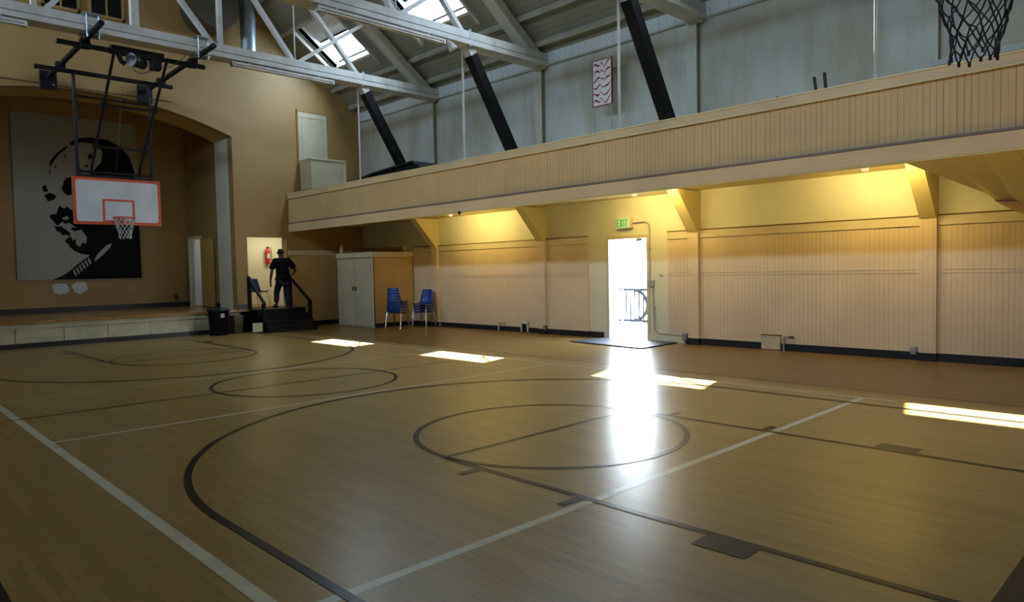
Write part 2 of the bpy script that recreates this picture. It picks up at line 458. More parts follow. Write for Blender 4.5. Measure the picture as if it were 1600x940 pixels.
# deep arch soffit and jambs
mb = MB(); n = 40
for i in range(n):
    xa = AL+(AR-AL)*i/n; xb = AL+(AR-AL)*(i+1)/n
    vs = [(xa, YF+.3, arch_z(xa)), (xb, YF+.3, arch_z(xb)), (xb, YF+.3, arch_z(xb)+.25), (xa, YF+.3, arch_z(xa)+.25),
          (xa, 15.95, arch_z(xa)), (xb, 15.95, arch_z(xb)), (xb, 15.95, arch_z(xb)+.25), (xa, 15.95, arch_z(xa)+.25)]
    mb.add(vs, [(0,4,5,1),(3,2,6,7),(0,1,2,3),(7,6,5,4)])
struct(mb.build('trim_arch', 'orange_dark'))
struct(MB().box((AR, YF+.3, .6), (AR+.2, 15.95, 5.6)).build('trim_arch_jamb', 'cream'))
struct(MB().box((AL-.2, YF+.3, .6), (AL, 15.95, 5.6)).build('trim_arch_jamb', 'cream'))
# little trim line above the arch
struct(MB().box((-2.05, YF-.02, 6.02), (1.72, YF, 6.045)).build('trim_arch_line', 'brown_line'))
# stage room
SB = 18.4
sd0, sd1 = 17.25, 18.20
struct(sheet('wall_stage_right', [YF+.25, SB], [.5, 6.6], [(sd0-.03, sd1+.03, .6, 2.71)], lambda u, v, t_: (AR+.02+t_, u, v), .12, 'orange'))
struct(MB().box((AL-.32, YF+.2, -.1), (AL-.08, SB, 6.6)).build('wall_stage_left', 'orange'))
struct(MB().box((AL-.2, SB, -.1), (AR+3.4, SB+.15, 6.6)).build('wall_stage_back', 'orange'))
struct(MB().box((AL-.2, YF+.3, 6.45), (AR+.2, SB, 6.6)).build('ceiling_stage', 'orange'))
struct(MB().box((AL-.08, SB-.03, .6), (AR+.02, SB, .74)).build('baseboard_stage_back', 'black_base'))
struct(MB().box((AR-.02, 15.95, .6), (AR+.02, sd0-.02, .74)).build('baseboard_stage_right', 'black_base'))
struct(MB().box((AR-.02, YF-.02, .6), (AR+.32, YF, .72)).build('baseboard_stage_front', 'black_base'))
# stage floor and front
struct(MB().box((XL, 14.16, .545), (3.30, SB, .60)).build('floor_stage', 'stage_wood'))
struct(MB().box((3.30, YF, .545), (6.6, SB+.1, .60)).build('floor_passage', 'stage_wood'))
struct(MB().box((XL, 14.20, .44), (3.05, 14.35, .545)).build('trim_stage_lip', 'stage_front'))
x = -7.7
mb = MB()
xs_ = [XL, -5.9, -4.1, -2.85, -1.95, -1.02, -.12, .82, 1.9, 3.05]
for a, b_ in zip(xs_, xs_[1:]): mb.box((a+.006, 14.235, .11), (b_-.006, 14.35, .44))
struct(mb.build('trim_stage_riser', 'stage_front', bevel=.004))
struct(MB().box((XL, 14.20, 0), (3.05, 14.35, .11)).build('baseboard_stage', 'black_base'))
struct(MB().box((3.0, 14.35, 0), (3.05, YF, .545)).build('trim_stage_end', 'black_wood'))
# side room beyond the stage door: pale blue daylight door
dm = thing('stage_side_door', 'pale blue door standing ajar in the doorway at the right of the stage', 'door', (AR+.10, sd1-.05, .6))
MB().box((0, -.045, .01), (.80, 0, 2.05)).build('door_leaf', 'white_metal', dm, bevel=.004)
MB().tube([(.70, -.05, 1.0), (.70, -.10, 1.0), (.58, -.10, 1.0)], .011).build('handle', 'grey_metal', dm)
dm.rotation_euler = (0, 0, math.radians(-14))
fr = MB(); fr.box((AR-.02, sd0-.07, .6), (AR+.16, sd0, 2.75)); fr.box((AR-.02, sd1, .6), (AR+.16, sd1+.07, 2.75)); fr.box((AR-.02, sd0, 2.68), (AR+.16, sd1, 2.75))
struct(fr.build('door_2', 'beige_trim'))
bl_ = thing('folded_door', 'brown wooden door folded back against the stage side wall', 'door', (AR+.0, sd0-.09, .6))
MB().box((-.055, -.92, .02), (-.01, 0, 2.03)).build('door_leaf', 'orange_dark', bl_, bevel=.004)
MB().box((-.07, -.80, .95), (-.055, -.72, 1.10)).build('lock_plate', 'grey_metal', bl_)
area('side_room_window_light', (AR+2.0, 17.7, 2.1), (-1, .1, -.15), 1.0, 1.0, 16, (.62, .8, 1))
# passage room behind the opening
PB = 16.9
struct(MB().box((3.46, PB, .5), (6.5, PB+.1, 3.0)).build('wall_passage_back', 'cream'))
struct(MB().box((3.46, 15.04, .5), (3.52, PB, 3.0)).build('wall_passage_left', 'cream'))
struct(MB().box((6.5, 15.04, .5), (6.6, SB, 3.0)).build('wall_passage_right', 'cream'))
struct(MB().box((3.46, 15.04, 3.0), (6.6, SB, 3.1)).build('ceiling_passage', 'cream'))
struct(MB().box((3.57, 16.86, .6), (3.74, 16.9, 2.7)).build('trim_passage', 'beige_trim'))
area('passage_room_light', (5.1, 15.9, 2.95), (0, .02, -1), 1.4, .9, 32, (1, .93, .66))

# ------------------------------------------------------------------ roof
def mapRoofR(u, v, t_):    # v: distance from ridge horizontally
    nx, nz = SL/math.hypot(1, SL), 1/math.hypot(1, SL)
    return (X0+v+nx*t_, u, deckz(X0+v)+nz*t_)
def mapRoofL(u, v, t_):
    p = mapRoofR(u, v, t_); return (2*X0-p[0], p[1], p[2])
hw = .93
holesR = [(c_-hw, c_+hw, 4.80-X0, 5.955-X0) for c_ in SKYL]
struct(sheet('ceiling_roof_right', [YB, YF], [0, 7.75], holesR, mapRoofR, .12, 'roof'))
holesL = [(c_-1.8, c_+1.8, 5.40, 6.20) for c_ in SKYL]
struct(sheet('ceiling_roof_left', [YB, YF], [0, 7.75], holesL, mapRoofL, .12, 'roof'))
for side, mp_ in ((1, mapRoofR), (-1, mapRoofL)):
    for k_, c_ in enumerate(SKYL):
        if side < 0:      # unseen long dormers on the left slope, shaped to light the right wall
            u0, u1 = c_-1.8, c_+1.8
            xo = 2*X0 - (X0+6.2); xi = 2*X0 - (X0+5.4); zo, zi = deckz(xo), deckz(xi)
            cu = MB(); cu.box((-6.80, u0-.05, zo-.10), (-6.30, u1+.05, zo-.03)); cu.box((-6.80, u0-.05, zi+.16), (xi+.25, u1+.05, zi+.22))  # sill juts inward to hold light off the left floor
            cu.box((-6.80, u0-.05, zo-.03), (xi+.15, u0, zi+.16)); cu.box((-6.80, u1, zo-.03), (xi+.15, u1+.05, zi+.16))
            w_ = struct(cu.build('window_%d' % (k_+6), 'roof_beam'))
            wf = MB(); n_ = 4
            for i in range(n_+1): yy_ = u0+(u1-u0)*i/n_; wf.box((-6.74, yy_-.025, zo-.03), (-6.68, yy_+.025, zi+.16))
            wf.box((-6.74, u0, zo-.03), (-6.68, u1, zo+.02)); wf.box((-6.74, u0, zi+.11), (-6.68, u1, zi+.16))
            wf.build('window_frame', 'roof_beam', w_)
            MB().box((-6.715, u0, zo), (-6.710, u1, zi+.13)).build('pane', 'glass', w_)
            po = portal(-6.66, c_, (zo+zi+.13)/2, 1, 1, (1, 0, 0)); po.data.size = 3.55; po.data.size_y = zi-zo+.12
            po.rotation_euler = Matrix((V((0, 1, 0)), V((0, 0, 1)), V((1, 0, 0)))).transposed().to_euler()
            po.rotation_euler = Matrix((V((0, -1, 0)), V((0, 0, 1)), V((-1, 0, 0)))).transposed().to_euler()
            continue
        v0, vm, v1 = 4.80-X0, 5.34-X0, 5.955-X0
        hw = .93
        def shell(u0, u1, a0, a1, t0_, t1_):
            vs = [mp_(u, v, t_) for t_ in (t0_, t1_) for u, v in ((u0, a0), (u1, a0), (u1, a1), (u0, a1))]
            return vs, [(0,3,2,1),(4,5,6,7),(0,1,5,4),(1,2,6,5),(2,3,7,6),(3,0,4,7)]
        cu = MB()
        for a in ((c_-hw-.05, c_-hw, v0-.05, v1+.05), (c_+hw, c_+hw+.05, v0-.05, v1+.05), (c_-hw, c_+hw, v0-.05, v0), (c_-hw, c_+hw, v1, v1+.05)):
            cu.add(*shell(*a, .0, .26))
        if side > 0: cu.add(*shell(c_-hw-.05, c_+hw+.05, v0-.05, vm, .26, .30))
        w_ = struct(cu.build('window_%d' % (k_+1), 'shaft_white'))
        gf = MB()
        for a in ((c_-hw, c_+hw, vm, vm+.045), (c_-hw, c_+hw, v1-.035, v1), (c_-hw, c_-hw+.02, vm, v1)):
            gf.add(*shell(*a, .24, .29))
        gf.build('window_frame', 'black_wood', w_)
        gg = MB(); gg.add(*shell(c_-hw, c_+hw, vm, v1, .262, .268)); gg.build('pane', 'glass', w_)
        pc = V(mp_(c_, (vm+v1)/2, .20)); nrm = V(mp_(c_, 5, 1)) - V(mp_(c_, 5, 0))
        po = portal(*pc, 2*hw, (v1-vm)*1.244, -nrm)
        ax = V((0, 1, 0)); zz_ = nrm.normalized(); yy_ = zz_.cross(ax)
        po.rotation_euler = Matrix((ax, yy_, zz_)).transposed().to_euler()
        # trimmer joists beside the opening
        for uu in (c_-hw-.14, c_+hw+.14):
            tj = MB(); tj.add(*shell(uu-.045, uu+.045, v0-.1, v1+.25, -.12, -.002)); struct(tj.build('trim_joist', 'roof_beam'))
# purlins
for side in (1, -1):
    for xx in (7.0, 6.42, 4.75, 3.9, 3.0, 2.1, 1.2, .35):
        mp_ = mapRoofR if side > 0 else mapRoofL
        v = xx - X0
        vs = [mp_(u, vv, t_) for t_ in (-.13, -.004) for u, vv in ((YB, v-.03), (YF, v-.03), (YF, v+.03), (YB, v+.03))]
        struct(MB().add(vs, [(0,3,2,1),(4,5,6,7),(0,1,5,4),(1,2,6,5),(2,3,7,6),(3,0,4,7)]).build('trim_purlin', 'roof_beam'))
struct(MB().box((X0-.1, YB, deckz(X0)-.45), (X0+.1, YF, deckz(X0)-.12)).build('trim_ridge', 'roof_beam'))

# trusses
def truss(yy, lab):
    T = thing('roof_truss', lab, 'truss', (0, yy, 0), 0, 'white roof trusses')
    for s_ in (1, -1):
        X = lambda x_: X0 + s_*(x_-X0)
        nx, nz = SL/math.hypot(1, SL), 1/math.hypot(1, SL)
        a = V((X(7.22), 0, deckz(7.22)-.33)); b_ = V((X0, 0, deckz(X0)-.33))
        MB().beam(a, b_, .20, .30, (0, 1, 0)).build('rafter', 'roof_beam', T)
        MB().beam((X(3.16), .0, 6.40), (X(.3), 0, 10.2), .085, .12, (0, 1, 0)).build('web_member', 'white_trim', T)
        MB().beam((X(3.16), .0, 6.40), (X(5.35), 0, 7.95), .085, .12, (0, 1, 0)).build('web_member', 'white_trim', T)
        MB().beam((X(4.88), .02, 6.40), (X(1.9), 0, 9.72), .085, .13, (0, 1, 0)).build('web_member', 'white_trim', T)
        MB().beam((X(1.32), .0, 6.40), (X(-.05), 0, 8.1), .085, .12, (0, 1, 0)).build('web_member', 'white_trim', T)
        MB().beam((X(1.44), .0, 6.35), (X(1.44), 0, 9.9), .085, .13, (0, 1, 0)).build('web_member', 'white_trim', T)
        MB().tube([(X(3.17), 0, 6.3), (X(3.17), 0, 9.0)], .016, 8).build('tie_rod', 'white_trim', T)
        # leaning strut to the balcony: white head, black shaft
        if yy > 0:
            d = V((X(6.86), 0, 3.10)) - V((X(4.90), 0, 6.28))
            p0 = V((X(4.90), 0, 6.28)); pm = p0 + d*.075; p1 = p0 + d
            MB().beam(p0, pm, .20, .22, (0, 1, 0)).build('strut_head', 'white_trim', T)
            MB().beam(pm, p1, .20, .215, (0, 1, 0)).build('strut', 'black_wood', T)['label'] = 'black painted leaning strut'
        MB().tube([(X(4.90), .10, 6.3), (X(4.90), .10, 3.4)], .022, 8).build('hanger_rod', 'white_trim', T)
        MB().tube([(X(4.90), -.16, 6.15), (X(4.90), -.16, 6.5)], .03, 8).build('bolt', 'steel', T)
    MB().beam((X0, 0, 6.35), (X0, 0, deckz(X0)-.5), .14, .16, (0, 1, 0)).build('king_post', 'white_trim', T)
    ch = MB()
    for dy in (-.13, .13): ch.box((XL+.05, dy-.045, 6.30), (XR-.06, dy+.045, 6.46))
    ch.box((XL+.05, -.19, 6.18), (XR-.06, .19, 6.285))
    ch.build('bottom_chord', 'white_trim', T, bevel=.008)
    return T
tl = ['white roof truss nearest the stage, with the basketball frame hung under it',
      'second white roof truss from the stage, a strip light hung under it',
      'third roof truss from the stage, its black strut beside the striped banner',
      'fourth roof truss from the stage, mostly above the picture', 'roof truss nearest the rear wall']
for yy, lab in list(zip(TY, tl))[:4]: truss(yy, lab)

# ------------------------------------------------------------------ balcony on the right
BX = 4.84
bal = [('balcony_parapet', (BX, YB, 2.985), (BX+.10, YF-.02, 3.72), 'fascia_board'),]
struct(MB().box((BX, YB, 3.005), (BX+.10, YF, 3.72)).build('wall_balcony', 'fascia_board'))
struct(MB().box((BX-.035, YB, 3.715), (BX+.14, YF, 3.85)).build('trim_balcony_rail', 'fascia_plain', bevel=.006))
struct(MB().box((BX-.05, YB, 3.70), (BX-.02, YF, 3.722)).build('trim_balcony_nosing', 'nosing', bevel=.004))
struct(MB().box((BX-.05, YB, 3.832), (BX+.15, YF, 3.856)).build('trim_balcony_cap', 'nosing', bevel=.004))
struct(MB().box((BX-.03, YB, 2.775), (BX+.10, YF, 2.985)).build('trim_balcony_fascia', 'fascia_plain', bevel=.005))
struct(MB().box((BX-.05, YB, 2.985), (BX-.005, YF, 3.015)).build('trim_balcony_band', 'mauve', bevel=.004))
struct(MB().box((BX-.02, YB, 2.755), (BX+.06, YF, 2.775)).build('trim_balcony_edge', 'soffit'))
struct(MB().box((BX+.10, YB, 2.98), (XR, YF, 3.10)).build('floor_balcony', 'soffit'))
struct(MB().box((BX+.10, YB, 2.78), (BX+.16, YF, 2.98)).build('trim_balcony_beam', 'soffit'))
# left balcony, mirror side
LX = 2*X0-BX
struct(MB().box((LX-.1, YB, 2.775), (LX, YF, 3.85)).build('wall_balcony_left', 'fascia_board'))
struct(MB().box((XL, YB, 2.98), (LX-.1, YF, 3.10)).build('floor_balcony_left', 'soffit'))
# sloping soffit of the gallery stair at the near end
near = [(-1.40, 2.97), (-1.50, 2.80), (-1.97, 2.78), (-2.39, 2.77), (-2.75, 2.76), (-3.3, 2.75), (-3.3, 2.97)]
far = [(-1.35, 2.97), (-1.44, 2.86), (-1.97, 2.48), (-2.39, 2.16), (-2.75, 1.88), (-3.3, 1.45), (-3.3, 2.97)]
n = len(near)
mb = MB().add([(4.96, y_, z_) for y_, z_ in near] + [(XR-.06, y_, z_) for y_, z_ in far],
              [tuple(range(n))[::-1], tuple(range(n, 2*n))] + [(i, (i+1) % n, n+(i+1) % n, n+i) for i in range(n)])
struct(mb.build('ceiling_stair_soffit', 'soffit'))
fas = [(-2.11, 2.43), (-2.24, 2.29), (-2.51, 2.12), (-2.9, 1.87), (-2.9, 2.42), (-2.51, 2.44)]
struct(MB().prism(fas, lambda u, v, t_: (t_, u, v), 6.55, 6.75).build('trim_stair_fascia', 'fascia_plain', bevel=.004))
struct(MB().beam((6.54, -2.20, 2.33), (6.54, -2.9, 2.27), .02, .022).build('trim_stair_band', 'mauve'))
# ------------------------------------------------------------------ lamps under the balcony
def soffit_lamp(yy, lit, lab, xx=6.0, watts=36):
    L = thing('balcony_lamp', lab, 'lamp', (xx, yy, 2.98), 0, 'lamps under the balcony')
    MB().prism([(-.16, 0), (.16, 0), (.11, -.07), (-.11, -.07)], lambda u, v, t_: (t_, u, v), -.07, .07).build('lamp_housing', 'beige_trim', L, bevel=.004)
    MB().lathe([(.02, -.07), (.05, -.08), (.055, -.11), (.035, -.135), (.01, -.14)], 16).build('bulb', 'lamp_lit' if lit else 'tube_off', L)
    if lit:
        l = bpy.data.lights.new('lamp_light', 'AREA'); l.shape = 'RECTANGLE'; l.size = 1.7; l.size_y = .16
        l.energy = watts; l.color = (1, .74, .24)
        o = bpy.data.objects.new('lamp_light', l); C.objects.link(o); o.parent = L; o.location = (.19, 0, -.07)
        o.rotation_euler = V((1, 0, -.05)).to_track_quat('-Z', 'Y').to_euler()
soffit_lamp(-.72, True, 'lit lamp under the balcony, the one nearest the camera')
soffit_lamp(3.35, True, 'lit lamp under the balcony above the exit door bay')
soffit_lamp(8.75, True, 'lit lamp under the balcony between the door and the cabinet')
soffit_lamp(12.43, False, 'unlit lamp under the balcony over the white cabinet', 5.8)

# ------------------------------------------------------------------ net helper
def net_mesh(r0, r1, h, cord, nstr=12, rows=5, seed=1, droop=.02):
    rnd = random.Random(seed); mb = MB()
    def rad(t_): return r0*(1-t_)**1.3*.55 + r0*.45*(1-t_) + r1*t_ if False else (r0 + (r1-r0)*(1-(1-t_)**1.7))
    pts = {}
    for j in range(rows+1):
        t_ = j/rows; z = -h*(t_**.92)
        for i in range(nstr):
            a = 2*math.pi*(i + (.5 if j % 2 else 0))/nstr
            jit = 0 if j == 0 else .012
            rr = rad(t_)*(1+rnd.uniform(-.06, .06)*(j > 0))
            pts[(i, j)] = V((rr*math.cos(a)+rnd.uniform(-jit, jit), rr*math.sin(a)+rnd.uniform(-jit, jit), z+rnd.uniform(-jit, jit)))
    for j in range(rows):
        for i in range(nstr):
            a = pts[(i, j)]
            for k in ((i if j % 2 == 0 else (i+1) % nstr), ((i-1) % nstr if j % 2 == 0 else i)):
                b_ = pts[(k, j+1)]; mid = (a+b_)/2 + V((0, 0, -.006)); mid.x *= 1.03; mid.y *= 1.03
                mb.tube([a, mid, b_], cord, 6, False)
    for i in range(nstr):
        mb.tube([pts[(i, rows)]+V((0, 0, .012)), pts[(i, rows)]+V((0, 0, -.016))], cord*1.9, 6)
    return mb

# ------------------------------------------------------------------ ceiling hung basketball goal
def goal(name, label, loc, rz, net_mat, zoff=0):
    """local frame: backboard plane at y=0 facing -y, floor at z=0"""
    G = thing(name, label, 'basketball hoop', loc, rz, None)
    # backboard
    w2, z0, z1 = .905, 2.73, 3.775
    def rr_poly(x0, x1, a, b_, r, n=5):
        pts = []
        for cx, cz, s0 in ((x1-r, b_-r, 0), (x0+r, b_-r, 90), (x0+r, a+r, 180), (x1-r, a+r, 270)):
            for k in range(n+1):
                an = math.radians(s0+90*k/n); pts.append((cx+r*math.cos(an), cz+r*math.sin(an)))
        return pts
    MB().prism(rr_poly(-w2, w2, z0, z1, .02), lambda u, v, t_: (u, t_, v), .0, .045).build('backboard', 'bb_orange', G)['label'] = 'orange-red rimmed backboard'
    MB().prism(rr_poly(-w2+.065, w2-.065, z0+.065, z1-.065, .05), lambda u, v, t_: (u, t_, v), -.006, .0).build('backboard_face', 'bb_white', G)['label'] = 'white backboard face'
    ts = MB()
    tx, ta, tb = .285, 2.83, 3.26
    for a in ((-tx-.045, ta, -tx, tb), (tx, ta, tx+.045, tb), (-tx-.045, tb-.0, tx+.045, tb+.045), (-tx-.045, ta-.045, tx+.045, ta)):
        ts.box((a[0], -.012, a[1]), (a[2], -.005, a[3]))
    ts.build('target_square', 'bb_orange', G, bevel=.002)
    # rim
    ry = -.39; rz_ = 2.87
    rm = MB(); n = 40
    ringp = [(.228*math.cos(2*PI*k/n), ry+.228*math.sin(2*PI*k/n), rz_) for k in range(n+1)]
    rm.tube(ringp, .012, 8, False)
    rm.box((-.07, -.17, rz_-.02), (.07, -.0, rz_+.005)); rm.box((-.09, -.03, rz_-.09), (.09, -.0, rz_+.03))
    rm.beam((-.06, -.17, rz_-.01), (-.14, ry+.18, rz_-.005), .015, .02); rm.beam((.06, -.17, rz_-.01), (.14, ry+.18, rz_-.005), .015, .02)
    rm.beam((0, -.02, rz_-.08), (0, -.17, rz_-.015), .06, .01)
    rim = rm.build('rim', 'bb_orange', G)
    nn = net_mesh(.222, .115, .44, .0045 if net_mat == 'net_dark' else .006, 12, 6, 3).build('net', net_mat, G)
    nn.location = (0, ry, rz_-.012)
    # masts, braces and frame (pipes)
    Zt = 6.07
    for sx in (-1, 1):
        MB().tube([(sx*.76, .10, 2.78), (sx*.76, .10, 3.8), (sx*.76-.02, .02, Zt-.02)], .036, 12).build('mast', 'black_metal', G)
        MB().tube([(sx*.50, -2.02, Zt), (sx*.49, .04, 4.02), (sx*.50, .10, 3.72)], .030, 12).build('brace', 'black_metal', G)
        # long carriers along the hall
        MB().tube([(sx*1.02, -3.22, Zt+.13), (sx*1.02, 1.28, Zt+.05)], .056, 14).build('carrier_pipe', 'black_metal', G)
        pl_ = MB(); pl_.box((sx*1.02-.17, 1.16, Zt-.22), (sx*1.02+.17, 1.23, Zt+.20)); pl_.box((sx*1.02-.05, 1.22, Zt-.12), (sx*1.02+.05, 1.42, Zt+.14))
        bp = pl_.build('wall_bracket', 'black_metal', G, bevel=.006)
        MB().tube([(sx*1.02+.09, 1.12, Zt-.11), (sx*1.02+.09, 1.17, Zt-.11)], .022, 8).build('bolt', 'chrome', bp)
        # truss clamps
        cl = MB(); yy = -2.45
        cl.box((sx*1.02-.17, yy-.14, Zt+.075), (sx*1.02+.17, yy+.14, Zt+.105))
        cl.tube([(sx*1.02-.10, yy-.2, Zt+.0), (sx*1.02-.10, yy-.2, Zt+.46)], .013, 8)
        cl.tube([(sx*1.02+.10, yy-.2, Zt+.0), (sx*1.02+.10, yy-.2, Zt+.46)], .013, 8)
        cl.box((sx*1.02-.15, yy-.24, Zt+.43), (sx*1.02+.15, yy+.16, Zt+.45))
        cl.build('truss_clamp', 'steel', G)
        for cy in (-2.02, -.0):
            cc = MB(); cc.box((sx*1.02-.085, cy-.085, Zt-.05), (sx*1.02+.085, cy+.085, Zt+.13))
            cc.tube([(sx*1.02+.10, cy-.04, Zt+.05), (sx*1.02-.10, cy-.04, Zt+.05)], .013, 8); cc.tube([(sx*1.02+.10, cy+.05, Zt+.0), (sx*1.02-.10, cy+.05, Zt+.0)], .013, 8)
            cc.build('pipe_clamp', 'black_metal', G, bevel=.008)
    MB().beam((-1.50, -2.02, Zt), (1.28, -2.02, Zt), .085, .085).build('cross_tube', 'black_metal', G, bevel=.01)
    MB().beam((-1.50, -.0, Zt-.03), (1.28, -.0, Zt-.03), .085, .085).build('cross_tube', 'black_metal', G, bevel=.01)
    MB().tube([(-.76, .075, 5.55), (.76, .075, 5.55)], .028, 10).build('spreader_bar', 'black_metal', G)
    MB().tube([(-.49, -1.12, 5.17), (.49, -1.12, 5.17)], .028, 10).build('spreader_bar', 'black_metal', G)
    MB().tube([(-.49, -.36, 4.40), (.49, -.36, 4.40)], .024, 10).build('spreader_bar', 'black_metal', G)
    for sx in (-1, 1):
        for (yy, zz) in ((-1.12, 5.17), (-.36, 4.40)):
            MB().tube([(sx*.56, yy, zz), (sx*.43, yy, zz)], .05, 10).build('brace_collar', 'black_metal', G)
    MB().tube([(-.80, .10, 3.90), (.80, .10, 3.90)], .03, 10).build('spreader_bar', 'black_metal', G)
    MB().box((-.80, .05, 3.79), (.80, .12, 3.84)).build('top_channel', 'black_metal', G, bevel=.006)
    MB().box((-.80, .05, 2.80), (.80, .12, 2.85)).build('bottom_channel', 'black_metal', G, bevel=.006)
    # winch with motor, drum and looping cable
    wn = MB().box((-.58, -2.12, Zt-.05), (.42, -1.94, Zt+.10)).build('winch_plate', 'black_metal', G, bevel=.01)
    MB().tube([(-.22, -2.20, Zt-.16), (.02, -2.02, Zt-.16)], .115, 20).build('winch_drum', 'black_metal', wn)
    MB().tube([(-.26, -2.20, Zt-.16), (-.24, -2.19, Zt-.16)], .135, 20).build('drum_flange', 'grey_metal', wn)
    MB().box((.16, -2.14, Zt-.25), (.36, -1.94, Zt-.04)).build('motor', 'black_metal', wn, bevel=.02)
    MB().tube([(-.46, -2.1, Zt-.04), (-.40, -2.1, Zt-.2), (-.33, -2.1, Zt-.24)], .05, 12).build('limit_switch', 'black_metal', wn)
    cab = [(.30, -2.1, Zt-.22), (.10, -2.14, Zt-.33), (-.06, -2.16, Zt-.40), (-.18, -2.16, Zt-.36), (-.22, -2.15, Zt-.22), (-.20, -2.14, Zt-.08)]
    MB().tube(cab, .010, 8).build('cable', 'duct', wn)
    MB().tube([(.30, -2.1, Zt-.2), (.52, -2.2, Zt-.16), (.72, -2.35, Zt+.02), (.80, -2.42, Zt+.16)], .008, 8).build('cable', 'duct', wn)
    MB().tube([(.05, -.5, Zt-.3), (-.0, .08, 3.95)], .006, 6).build('hoist_wire', 'duct', G)
    return G
goal('ceiling_basketball_goal', 'ceiling-hung basketball hoop with orange-bordered white backboard in front of the stage', (-.02, 13.30, 0), 0, 'net_white')
goal('ceiling_basketball_goal', 'nearest basketball hoop, only its dark net hanging into the top right corner', (0, -3.81, .285), PI, 'net_dark')

# ------------------------------------------------------------------ mural on the stage back wall
def mural():
    T = thing('portrait_mural', 'large black and grey mural of a man in suit and striped tie behind the stage', 'mural', (0, 18.37, 0))
    MB().prism([(-1.20, 1.50), (1.90, 1.48), (1.88, 6.05), (-1.18, 6.05)], lambda u, v, t_: (u, t_, v), -.012, .0).build('canvas', 'mural_grey', T)
    def sh(name, polys, t0_, t1_, mt):
        mb = MB()
        for p in polys: mb.prism(p, lambda u, v, t_: (u, t_, v), t0_, t1_)
        return mb.build(name, mt, T)
    sh('suit_shape', [[(-.39,1.505),(-.13,1.63),(.04,1.75),(.20,1.91),(.38,2.05),(.54,2.18),(.58,2.3),(.66,2.5),(.80,2.9),(1.2,3.1),(1.88,3.2),(1.885,1.505)]], -.022, -.0121, 'mural_black')
    sh('face_shadow', [[(.54,2.19),(.34,2.22),(.17,2.3),(.05,2.42),(-.02,2.64),(.08,2.72),(.14,2.60),(.22,2.66),(.2,2.5),(.3,2.42),(.38,2.56),(.46,2.5),(.49,2.69),(.37,2.90),(.17,3.00),(.03,3.20),(.14,3.45),(.32,3.62),(.52,3.9),(.66,4.3),(.74,4.6),(.94,4.87),(.98,5.17),(.83,5.36),(.47,5.38),(.21,5.25),(.16,5.33),(.37,5.47),(.68,5.54),(1.1,5.52),(1.47,5.35),(1.70,5.05),(1.80,4.65),(1.80,4.1),(1.74,3.6),(1.6,3.1),(1.3,2.9),(.9,2.5),(.72,2.2)]], -.020, -.0122, 'mural_black')
    sh('eye_shape', [[(-.50,3.82),(-.42,3.88),(-.35,3.90),(-.26,3.86),(-.21,3.80),(-.28,3.71),(-.36,3.69),(-.41,3.66)], [(-.54,4.05),(-.46,4.12),(-.42,4.02),(-.40,3.93),(-.51,3.92)],
                     [(-.08,4.02),(-.02,4.22),(.05,4.34),(.18,4.38),(.19,3.9),(.08,3.86),(-.01,3.91)]], -.020, -.0123, 'mural_black')
    sh('mouth_shape', [[(-.40,3.25),(-.34,3.31),(-.23,3.33),(-.19,3.45),(-.15,3.56),(-.05,3.49),(.04,3.54),(.16,3.43),(.18,3.2),(.15,3.04),(.04,3.10),(-.02,3.06),(-.1,3.12),(-.22,3.00)],
                       [(-.30,3.00),(-.24,2.98),(-.13,2.99),(-.02,2.90),(.09,2.80),(.06,2.71),(-.03,2.76),(-.11,2.74),(-.16,2.83),(-.23,2.84)],
                       [(-.06,2.6),(.02,2.62),(.08,2.54),(.0,2.5)], [(.10,2.9),(.2,2.86),(.34,2.9),(.28,2.96),(.14,2.97)]], -.021, -.0124, 'mural_black')
    sh('hair_edge', [[(-.34,4.72),(-.28,4.84),(-.23,4.91),(-.13,5.03),(-.04,5.12),(.05,5.2),(.14,5.24),(.05,5.12),(-.04,5.04),(-.15,4.92),(-.24,4.77),(-.32,4.62)],
                     [(-.36,4.5),(-.32,4.56),(-.33,4.4)], [(-.22,4.62),(-.17,4.7),(-.18,4.6)], [(.0,4.92),(.06,4.99),(.06,4.9)]], -.021, -.0125, 'mural_black')
    for p in ([(.60,4.98),(.68,5.10),(.72,4.98),(.66,4.9)], [(.5,4.7),(.58,4.78),(.6,4.68)], [(.3,4.62),(.4,4.66),(.42,4.6),(.34,4.56)]): sh('curl_shape', [p], -.021, -.0126, 'mural_black')
    sh('collar_shape', [[(.65,2.01),(.68,2.12),(.76,2.24),(.97,2.47),(1.13,2.54),(1.09,2.46),(1.02,2.35),(.8,2.12)]], -.028, -.0222, 'mural_grey')
    for k in range(6):
        u = .10+.075*k; v = 1.70+.066*k
        sh('tie_stripe', [[(u, v+.05), (u+.035, v+.09), (u+.10, v-.07), (u+.06, v-.11)]], -.028, -.0223, 'mural_grey')
    for p in ([(.12,2.75),(.2,2.8),(.24,2.7),(.16,2.66)], [(.3,2.75),(.36,2.8),(.4,2.66),(.33,2.6)], [(-.1,3.22),(.02,3.28),(.08,3.2),(-.04,3.16)]):
        sh('highlight', [p], -.026, -.0224, 'mural_grey')
mural()
for nm, poly_, lb in (('plaster_patch', [(-.41,1.37),(-.2,1.40),(-.05,1.37),(.02,1.22),(-.05,1.13),(-.21,1.09),(-.38,1.14)], 'left one of two pale plaster patches under the mural'),
                      ('plaster_patch', [(.06,1.33),(.2,1.42),(.35,1.43),(.44,1.38),(.46,1.17),(.36,1.14),(.27,1.08),(.14,1.14)], 'right one of two pale plaster patches under the mural')):
    o = MB().prism(poly_, lambda u, v, t_: (u, t_, v), 18.392, 18.40).build(nm, 'patch'); tag(o, lb, 'plaster patch')
